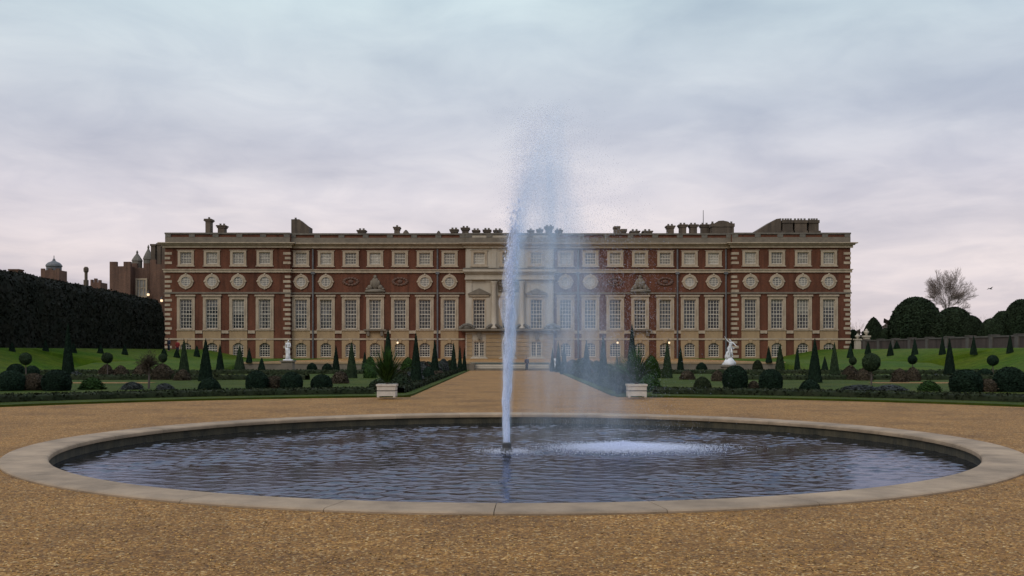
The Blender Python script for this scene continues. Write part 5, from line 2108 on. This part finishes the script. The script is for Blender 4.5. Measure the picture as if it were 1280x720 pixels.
def put_tree(px, pt, pbase, d, seed, depth, label, trees):
    x = (px - 640) * d / F
    z = BANKZ if pbase is None else EYE + (HOR - pbase) * d / F
    h = EYE + (HOR - pt) * d / F - z
    t = tag(empty('bare_tree', (x, d, z)), label, 'tree')
    key = ('tree', seed, depth)
    if key not in MESH:
        tr_, l_, w_ = bare_tree(seed, depth, 10.0)
        MESH[key] = (mk_mesh(tr_, 'trunk', BARK), mk_mesh(l_, 'limbs', BARK), mk_mesh(w_, 'crown', TWIG))
        zmax = max(v.co.z for v in MESH[key][2].vertices)
        MESH[key + ('h',)] = zmax
    s = h / MESH[key + ('h',)]
    for nm, me in zip(('trunk', 'limbs', 'crown'), MESH[key]):
        link(nm, me, t, (0, 0, 0), seed, (s * .70, s * .70, s))


put_tree(1184, 334.5, None, 152, 5, 8, 'big bare winter tree rising above the domed yews', None)
put_tree(1071, 399, None, 230, 14, 5, 'small far bare tree just right of the palace corner', None)
put_tree(1104, 402, None, 240, 15, 5, 'small far bare tree between bell shaped yew and biggest dome', None)
put_tree(1226, 392, None, 235, 14, 5, 'far bare treetop right of the big bare tree', None)
put_tree(1243, 394, None, 245, 15, 5, 'far bare treetop in the dip left of the right edge yews', None)
put_tree(1258, 396, None, 250, 14, 5, 'far bare treetop nearest the right edge', None)
# distant woodland closing the horizon either side
for sx, (xa, xb) in ((-1, (-420, -90)), (1, (75, 420))):
    r = np.random.default_rng(60 + sx)
    n = 9000
    xx = xa + (xb - xa) * r.random(n)
    hh_ = 9 + 2.2 * np.sin(xx * .11) + 1.5 * np.sin(xx * .31 + 1) + 1.0 * np.sin(xx * .83)
    zz = hh_ * r.random(n) ** .7 * (.9 if sx > 0 else .8)
    P0 = np.stack([xx, 330 + r.normal(0, 9, n), zz], 1)
    V, Fq = leaf_cloud(P0, np.tile([0, -1., .2], (n, 1)), .8, r, .8, 1.4)
    o = link('distant_wood', fast_mesh('distant_wood', V, Fq, BROWNL))
    tag(o, f'low line of distant bare woodland beyond the {"left" if sx < 0 else "right"} side of the palace', 'woodland', kind='stuff')

# ------------------------------------------------------------------ planters with strap-leaved plants


def planter(px, label, plabel, seed, m, weep):
    d = 37.0
    x = (px - 640) * d / F
    z = 0.07
    t = tag(empty('planter_box', (x, d, z)), label, 'planter')
    w_, h_ = .33, .47
    a = MB()
    a.box(-w_, w_, -w_, w_, .045, h_ * .46)
    a.build('lower_panel', PLANTERW, t)
    a = MB()
    a.box(-w_, w_, -w_, w_, h_ * .53, h_ - .07)
    a.build('upper_panel', PLANTERW, t)
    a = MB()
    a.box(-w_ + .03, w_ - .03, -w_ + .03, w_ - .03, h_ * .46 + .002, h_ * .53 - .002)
    a.build('shadow_gap', IRON, t)  # dark inset strip; the shade between the panels is put into its colour
    a = MB()
    a.box(-w_ - .03, w_ + .03, -w_ - .03, w_ + .03, h_ - .068, h_)
    a.build('top_rim', PLANTERW, t)
    for qx in (-1, 1):
        for qy in (-1, 1):
            a = MB()
            a.box(qx * (w_ - .04) - .04, qx * (w_ - .04) + .04, qy * (w_ - .04) - .04, qy * (w_ - .04) + .04, 0, .043)
            a.build('foot', PLANTERW, t)
    r = random.Random(seed)
    p = tag(empty('strap_leaf_plant', (x, d, z + h_)), plabel, 'plant')
    a = MB()
    n = 420
    for i in range(n):
        ang = r.uniform(0, 6.283)
        lean = r.uniform(.05, 1.15) ** (.8 if weep else .9)
        ln = r.uniform(.85, 1.65) * (1.0 if not weep else 1.05)
        wd = r.uniform(.010, .022)
        ca, sa = math.cos(ang), math.sin(ang)
        pr = None
        for s_ in range(7):
            u = s_ / 6
            out = ln * (lean * .62 * u + (.35 if weep else .16) * lean * u * u)
            up = ln * (u * math.cos(lean * .75) - (.75 if weep else .22) * lean * u ** 3)
            ww = wd * (1 - u ** 2 * .93)
            c0 = (ca * out - sa * ww, sa * out + ca * ww, up)
            c1 = (ca * out + sa * ww, sa * out - ca * ww, up + .004)
            if pr:
                a.add([pr[0], pr[1], c1, c0], [(0, 1, 2, 3)])
            pr = (c0, c1)
    a.build('leaves', m, p, fix=False)
    a = MB()
    a.tube([(0, 0, -.05), (.01, 0, .12), (0, 0, .28)], [.06, .05, .03], 8)
    a.build('stem', BARK, p)


planter(484, 'white timber planter box on the lawn corner left of the gravel path', 'upright green strap leaved plant in the left white planter', 5, PHORM, False)
planter(795.5, 'white timber planter box on the lawn corner right of the gravel path', 'arching green strap leaved plant in the right white planter', 6, PHORM, False)
# weeping grey-green clump standing in the border left of the right planter
r = random.Random(15)
p = tag(empty('weeping_shrub', ((772 - 640) * 39.5 / F, 39.5, .07)), 'weeping grey green shrub in the border beside the right planter', 'shrub')
a = MB()
for i in range(620):
    ang = r.uniform(0, 6.283)
    ln = r.uniform(.9, 1.65)
    lean = r.uniform(.05, 1.0) ** .9
    ca, sa = math.cos(ang), math.sin(ang)
    pr = None
    wd = r.uniform(.010, .020)
    for s_ in range(8):
        u = s_ / 7
        out = ln * .62 * lean * math.sin(min(1.0, u * 1.15) * 1.5)
        up = ln * (1.25 * u * math.cos(lean * .5) - (1.15 * lean + .05) * u * u)
        ww = wd * (1 - u ** 2 * .9)
        c0 = (ca * out - sa * ww, sa * out + ca * ww, max(.01, up))
        c1 = (ca * out + sa * ww, sa * out - ca * ww, max(.014, up + .004))
        if pr:
            a.add([pr[0], pr[1], c1, c0], [(0, 1, 2, 3)])
        pr = (c0, c1)
a.build('fronds', PHORMG, p, fix=False)
a = MB()
a.tube([(0, 0, -.05), (0, .01, .3), (.01, 0, .6)], [.05, .04, .02], 8)
a.build('stem', BARK, p)

# the bare standard tree in the left parterre
x, y, z = ground_at(186, 488)
t = tag(empty('bare_standard_tree', (x, y, z + .07)), 'small bare twiggy standard tree on a thin stem above the left lavender', 'tree')
r = random.Random(44)
h = EYE + (HOR - 439) * y / F - z
a = MB()
a.tube([(0, 0, 0), (.02, 0, h * .3), (0, 0, h * .62)], [.05, .045, .035], 7)
a.build('trunk', BARK, t)
a = MB()
for i in range(150):
    d_ = Vector((r.gauss(0, 1), r.gauss(0, 1), r.gauss(.35, .8))).normalized()
    p0 = Vector((0, 0, h * r.uniform(.52, .66)))
    ln = h * r.uniform(.16, .37)
    p1 = p0 + d_ * ln * .5 + Vector((r.uniform(-.1, .1), r.uniform(-.1, .1), .05))
    p2 = p0 + d_ * ln
    a.tube([p0, p1, p2], [.016, .011, .005], 3)
    for k in range(3):
        e = p1 + (p2 - p1) * r.random()
        a.tube([e, e + Vector((r.uniform(-.2, .2), r.uniform(-.2, .2), r.uniform(-.05, .22)))], [.008, .004], 3)
a.build('crown', BROWNL, t, fix=False)

# ------------------------------------------------------------------ figures


def skin_figure(name, joints, bones, m, parent, sub=2, root=None):
    names = list(joints)
    me = bpy.data.meshes.new(name)
    me.from_pydata([joints[k][0] for k in names], [(names.index(a_), names.index(b_)) for a_, b_ in bones], [])
    o = bpy.data.objects.new(name, me)
    C.objects.link(o)
    if parent:
        o.parent = parent
    me.materials.append(m)
    md = o.modifiers.new('skin', 'SKIN')
    md.use_smooth_shade = True
    sv = me.skin_vertices[0].data if me.skin_vertices else None
    for i, k in enumerate(names):
        rr = joints[k][1]
        rr = rr if isinstance(rr, tuple) else (rr, rr)
        sv[i].radius = rr
        sv[i].use_root = (k == (root or names[0]))
    s_ = o.modifiers.new('sub', 'SUBSURF')
    s_.levels = s_.render_levels = sub
    return o


def body_joints(hgt, pose):
    """Standing figure facing -Y; pose overrides joint positions (fractions of height)."""
    J = {
        'pelvis': ((0, 0, .52), (.085, .062)), 'waist': ((0, 0, .60), (.074, .055)), 'chest': ((0, .0, .72), (.092, .062)), 'neckbase': ((0, .005, .815), (.042, .040)),
        'neck': ((0, 0, .85), .030), 'head': ((0, -.008, .915), (.044, .052)), 'crown': ((0, -.004, .968), (.036, .042)), 'nose': ((0, -.062, .912), .009),
        'shl': ((-.105, 0, .79), .036), 'ell': ((-.135, .01, .63), .026), 'wrl': ((-.125, -.05, .50), .018), 'hal': ((-.125, -.065, .465), (.020, .012)),
        'shr': ((.105, 0, .79), .036), 'elr': ((.135, .01, .63), .026), 'wrr': ((.125, -.05, .50), .018), 'har': ((.125, -.065, .465), (.020, .012)),
        'hpl': ((-.052, 0, .48), .058), 'knl': ((-.055, -.01, .275), .036), 'anl': ((-.055, .01, .045), .023), 'tol': ((-.06, -.085, .018), (.022, .016)),
        'hpr': ((.052, 0, .48), .058), 'knr': ((.055, -.01, .275), .036), 'anr': ((.055, .01, .045), .023), 'tor': ((.06, -.085, .018), (.022, .016)),
    }
    for k, v in pose.items():
        J[k] = (v, J[k][1])
    for s_, hand in (('l', 'hal'), ('r', 'har')):
        hx, hy, hz = J[hand][0]
        wx, wy, wz = J['wr' + s_][0]
        dv = Vector((hx - wx, hy - wy, hz - wz)).normalized()
        sd_ = dv.cross(Vector((1, 0.2, 0))).normalized()
        for i, (off, ln) in enumerate(((-.011, .040), (-.004, .046), (.004, .043), (.011, .034))):
            J[f'f{i}{s_}'] = (tuple(Vector((hx, hy, hz)) + sd_ * off + dv * ln), .0052)
        J[f'th{s_}'] = (tuple(Vector((wx, wy, wz)) + dv * .022 + sd_ * -.028), .0060)
    B = [('pelvis', 'waist'), ('waist', 'chest'), ('chest', 'neckbase'), ('neckbase', 'neck'), ('neck', 'head'), ('head', 'crown'), ('head', 'nose'),
         ('chest', 'shl'), ('shl', 'ell'), ('ell', 'wrl'), ('wrl', 'hal'), ('chest', 'shr'), ('shr', 'elr'), ('elr', 'wrr'), ('wrr', 'har'),
         ('pelvis', 'hpl'), ('hpl', 'knl'), ('knl', 'anl'), ('anl', 'tol'), ('pelvis', 'hpr'), ('hpr', 'knr'), ('knr', 'anr'), ('anr', 'tor')]
    for s_ in 'lr':
        for i in range(4):
            B.append(('ha' + s_, f'f{i}{s_}'))
        B.append(('wr' + s_, f'th{s_}'))
    out = {}
    for k, (p_, r_) in J.items():
        out[k] = (tuple(c * hgt for c in p_), tuple(q * hgt for q in r_) if isinstance(r_, tuple) else r_ * hgt)
    return out, B


def garment(name, rings, m, parent, seg=18, fold=.05):
    """Cloth shell: rings of (cx, cy, z, rx, ry)."""
    vs, fs = [], []
    for i, (cx, cy, z, rx, ry) in enumerate(rings):
        for k in range(seg):
            a_ = 2 * math.pi * k / seg
            f_ = 1 + fold * math.sin(a_ * 5 + i * .7)
            vs.append((cx + rx * f_ * math.cos(a_), cy + ry * f_ * math.sin(a_), z))
    for i in range(len(rings) - 1):
        for k in range(seg):
            k2 = (k + 1) % seg
            fs.append((i * seg + k, i * seg + k2, (i + 1) * seg + k2, (i + 1) * seg + k))
    fs.append(tuple(range(seg)))
    fs.append(tuple((len(rings) - 1) * seg + k for k in range(seg)))
    return mesh_obj(name, vs, fs, m, parent, True)


def person(px, py, d, hgt, coat, trousers, label, rz, pose=None):
    x = (px - 640) * d / F
    z = H(x, d) + (.075 if abs(x) > BANK0 else 0)
    t = tag(empty('person', (x, d, z), rz), label, 'person')
    J, B = body_joints(hgt, pose or {})
    skin_figure('body', J, B, SKIN, t)
    s_ = hgt
    garment('coat', [(0, 0, .42 * s_, .112 * s_, .085 * s_), (0, 0, .52 * s_, .105 * s_, .082 * s_), (0, 0, .62 * s_, .096 * s_, .076 * s_), (0, 0, .74 * s_, .116 * s_, .082 * s_), (0, 0, .80 * s_, .112 * s_, .07 * s_), (0, 0, .835 * s_, .05 * s_, .048 * s_)], coat, t)
    for q in (-1, 1):
        sl = MB()
        sl.tube([(q * .105 * s_, 0, .80 * s_), (q * .137 * s_, .01 * s_, .63 * s_), (q * .127 * s_, -.048 * s_, .505 * s_)], [.046 * s_, .037 * s_, .029 * s_], 10)
        sl.build('sleeve', coat, t, True)
        tg = MB()
        tg.tube([(q * .052 * s_, 0, .50 * s_), (q * .055 * s_, -.01 * s_, .275 * s_), (q * .055 * s_, .008 * s_, .04 * s_)], [.067 * s_, .048 * s_, .036 * s_], 10)
        tg.build('trouser_leg', trousers, t, True)
    hb = MB()
    hb.ellipsoid((0, .008 * s_, .945 * s_), (.050 * s_, .058 * s_, .052 * s_), 12, 8)
    hb.build('hair', IRON, t, True)
    return t


COATD = mat('dark_plum_cloth', (0.055, 0.035, 0.045), 0.9, vscale=6, col2=(0.035, 0.024, 0.03))
COATR = mat('red_cloth', (0.26, 0.025, 0.02), 0.9, vscale=6, col2=(0.17, 0.02, 0.018))
COATB = mat('navy_cloth', (0.03, 0.035, 0.05), 0.9, vscale=6, col2=(0.02, 0.022, 0.035))
person(658.5, 463, 92.6, 1.30, COATD, COATB, 'person in dark plum coat standing at the far end of the path', .4)
person(222, 437, 128, 1.62, COATR, COATB, 'person in a red coat at the top of the left bank', .2)
person(211, 437, 129, 1.66, COATB, COATB, 'person in dark clothes beside the end of the tall hedge', -.5)

# statues
d = 90.0
x = (360 - 640) * d / F
t = tag(empty('standing_statue', (x, d, .0)), 'white marble standing draped figure on a grey stone pedestal', 'statue')
zt = EYE - (450.5 - HOR) * d / F
a = MB()
a.box(-.62, .62, -.62, .62, 0, .2)
a.box(-.5, .5, -.5, .5, .202, zt - .12)
a.box(-.6, .6, -.6, .6, zt - .118, zt)
a.build('pedestal', DARKSTONE, t)
hg = 1.78
pose = {'head': (.02, -.012, .915), 'crown': (.026, -.01, .966), 'nose': (.05, -.058, .908), 'pelvis': (-.02, 0, .52), 'knr': (.075, -.05, .285), 'anr': (.07, .02, .05), 'tor': (.10, -.05, .02),
        'elr': (.125, -.02, .64), 'wrr': (.03, -.085, .60), 'har': (.0, -.092, .615), 'ell': (-.135, .02, .64), 'wrl': (-.115, -.03, .52), 'hal': (-.11, -.045, .49)}
J, B = body_joints(hg, pose)
o = skin_figure('marble_figure', J, B, MARBLE, t)
o.location = (0, 0, zt + .10)
a = MB()
a.box(-.40, .40, -.30, .30, zt + .002, zt + .10, .03)
for (q, w1, w2) in ((.0, .36, .26), (.12, .30, .22)):
    pass
a.build('plinth', MARBLE, t)
g_ = garment('drapery', [(-.02, .02, 0, .24, .20), (-.03, .02, .3, .185, .16), (-.03, .01, .62, .175, .145), (-.02, 0, .86, .185, .145), (-.03, 0, 1.0, .165, .13)], MARBLE, t, 20, .10)
g_.location = (0, 0, zt + .10)

d = 80.0
x = (912 - 640) * d / F
t = tag(empty('statue_group', (x, d, .0)), 'white marble group of two entwined figures, one arm flung up', 'statue')
zt = EYE - (456.5 - HOR) * d / F
a = MB()
a.box(-.72, .72, -.6, .6, 0, .2)
a.box(-.58, .58, -.5, .5, .202, zt - .12)
a.box(-.7, .7, -.6, .6, zt - .118, zt)
a.build('pedestal', DARKSTONE, t)
r = random.Random(2)
vs, fs = [], []
seg = 18
rk = [(0, .50), (.16, .48), (.30, .42), (.40, .33), (.52, .24), (.62, .14), (.66, .05)]
for i, (z, rr) in enumerate(rk):
    for k in range(seg):
        a_ = 2 * math.pi * k / seg
        q = 1 + .13 * math.sin(a_ * 3 + i * 1.3) + .07 * math.sin(a_ * 7 + i)
        vs.append((rr * q * math.cos(a_) - .06 + .1 * z, rr * .85 * q * math.sin(a_), z))
for i in range(len(rk) - 1):
    for k in range(seg):
        k2 = (k + 1) % seg
        fs.append((i * seg + k, i * seg + k2, (i + 1) * seg + k2, (i + 1) * seg + k))
fs.append(tuple(range(seg)))
o = mesh_obj('rock_base', vs, fs, MARBLE, t, True)
o.location = (0, 0, zt + .002)
hg = 1.60
pose = {'pelvis': (-.03, 0, .50), 'waist': (-.02, 0, .58), 'chest': (.035, -.01, .70), 'neckbase': (.05, -.01, .79), 'neck': (.03, -.015, .83), 'head': (-.01, -.02, .885), 'crown': (-.035, -.015, .93), 'nose': (-.05, -.06, .89),
        'shl': (-.045, -.02, .785), 'ell': (-.16, -.03, .88), 'wrl': (-.235, -.03, .985), 'hal': (-.255, -.035, 1.02), 'shr': (.14, 0, .76), 'elr': (.22, -.05, .66), 'wrr': (.27, -.10, .60), 'har': (.295, -.12, .585),
        'knl': (-.10, -.06, .28), 'anl': (-.12, .03, .06), 'tol': (-.15, -.05, .03), 'knr': (.06, -.10, .30), 'anr': (.10, -.01, .08), 'tor': (.14, -.08, .05)}
J, B = body_joints(hg, pose)
o = skin_figure('rising_figure', J, B, MARBLE, t)
o.location = (.02, -.10, zt + .55)
pose = {'pelvis': (.02, 0, .50), 'chest': (.0, -.03, .70), 'neckbase': (.0, -.04, .79), 'neck': (.02, -.05, .82), 'head': (.05, -.06, .87), 'crown': (.075, -.06, .915), 'nose': (.10, -.10, .86),
        'elr': (.17, -.06, .66), 'wrr': (.20, -.14, .72), 'har': (.21, -.16, .75), 'ell': (-.16, -.04, .66), 'wrl': (-.10, -.13, .62), 'hal': (-.07, -.15, .62),
        'knr': (.10, -.14, .36), 'anr': (.10, .0, .14), 'tor': (.13, -.09, .12), 'knl': (-.09, -.02, .26), 'anl': (-.10, .06, .05), 'tol': (-.14, -.03, .02)}
J, B = body_joints(1.45, pose)
o = skin_figure('supporting_figure', J, B, MARBLE, t)
o.location = (.08, .14, zt + .30)
g_ = garment('drapery', [(-.10, .02, 0, .24, .20), (-.13, 0, .28, .22, .18), (-.08, -.02, .52, .19, .16), (-.02, -.02, .70, .15, .13)], MARBLE, t, 22, .16)
g_.location = (0, 0, zt + .45)

# small white urn among the far cones on the right of the path
v = P(693.5, 449.5, 91)
t = tag(empty('garden_urn', (v.x, 91, .07)), 'small white garden urn among the far cones right of the path', 'urn')
a = MB()
a.lathe([(.13, 0), (.13, .5), (.10, .54), (.06, .62), (.10, .72), (.15, .86), (.15, .96), (.10, 1.03), (.12, 1.07)], seg=14)
a.build('urn_body', MARBLE, t, True)

# a bird far off over the yews
d = 120.0
v = P(1238, 361, d)
t = tag(empty('bird', v), 'small dark bird gliding above the yews on the right', 'bird')
t.rotation_euler = (R(-18), R(12), R(20))
a = MB()
a.ellipsoid((0, 0, 0), (.20, .065, .06), 10, 6)
a.ellipsoid((.21, 0, .03), (.06, .045, .045), 8, 5)
a.prism([(.26, .02), (.31, .015), (.26, .04)], -.012, .012)
a.add([(-.17, -.03, 0), (-.34, -.07, .01), (-.36, .07, .01), (-.17, .03, 0), (-.17, 0, .02)], [(0, 1, 4), (1, 2, 4), (2, 3, 4)])
for q in (-1, 1):
    a.add([(.10, q * .04, .03), (.07, q * .28, .11), (-.05, q * .52, .05), (-.10, q * .27, .08), (-.09, q * .04, .02), (.0, q * .28, .125)],
          [(0, 1, 5), (1, 2, 5), (2, 3, 5), (3, 4, 5), (4, 0, 5)])
a.build('bird_body', IRON, t, True)
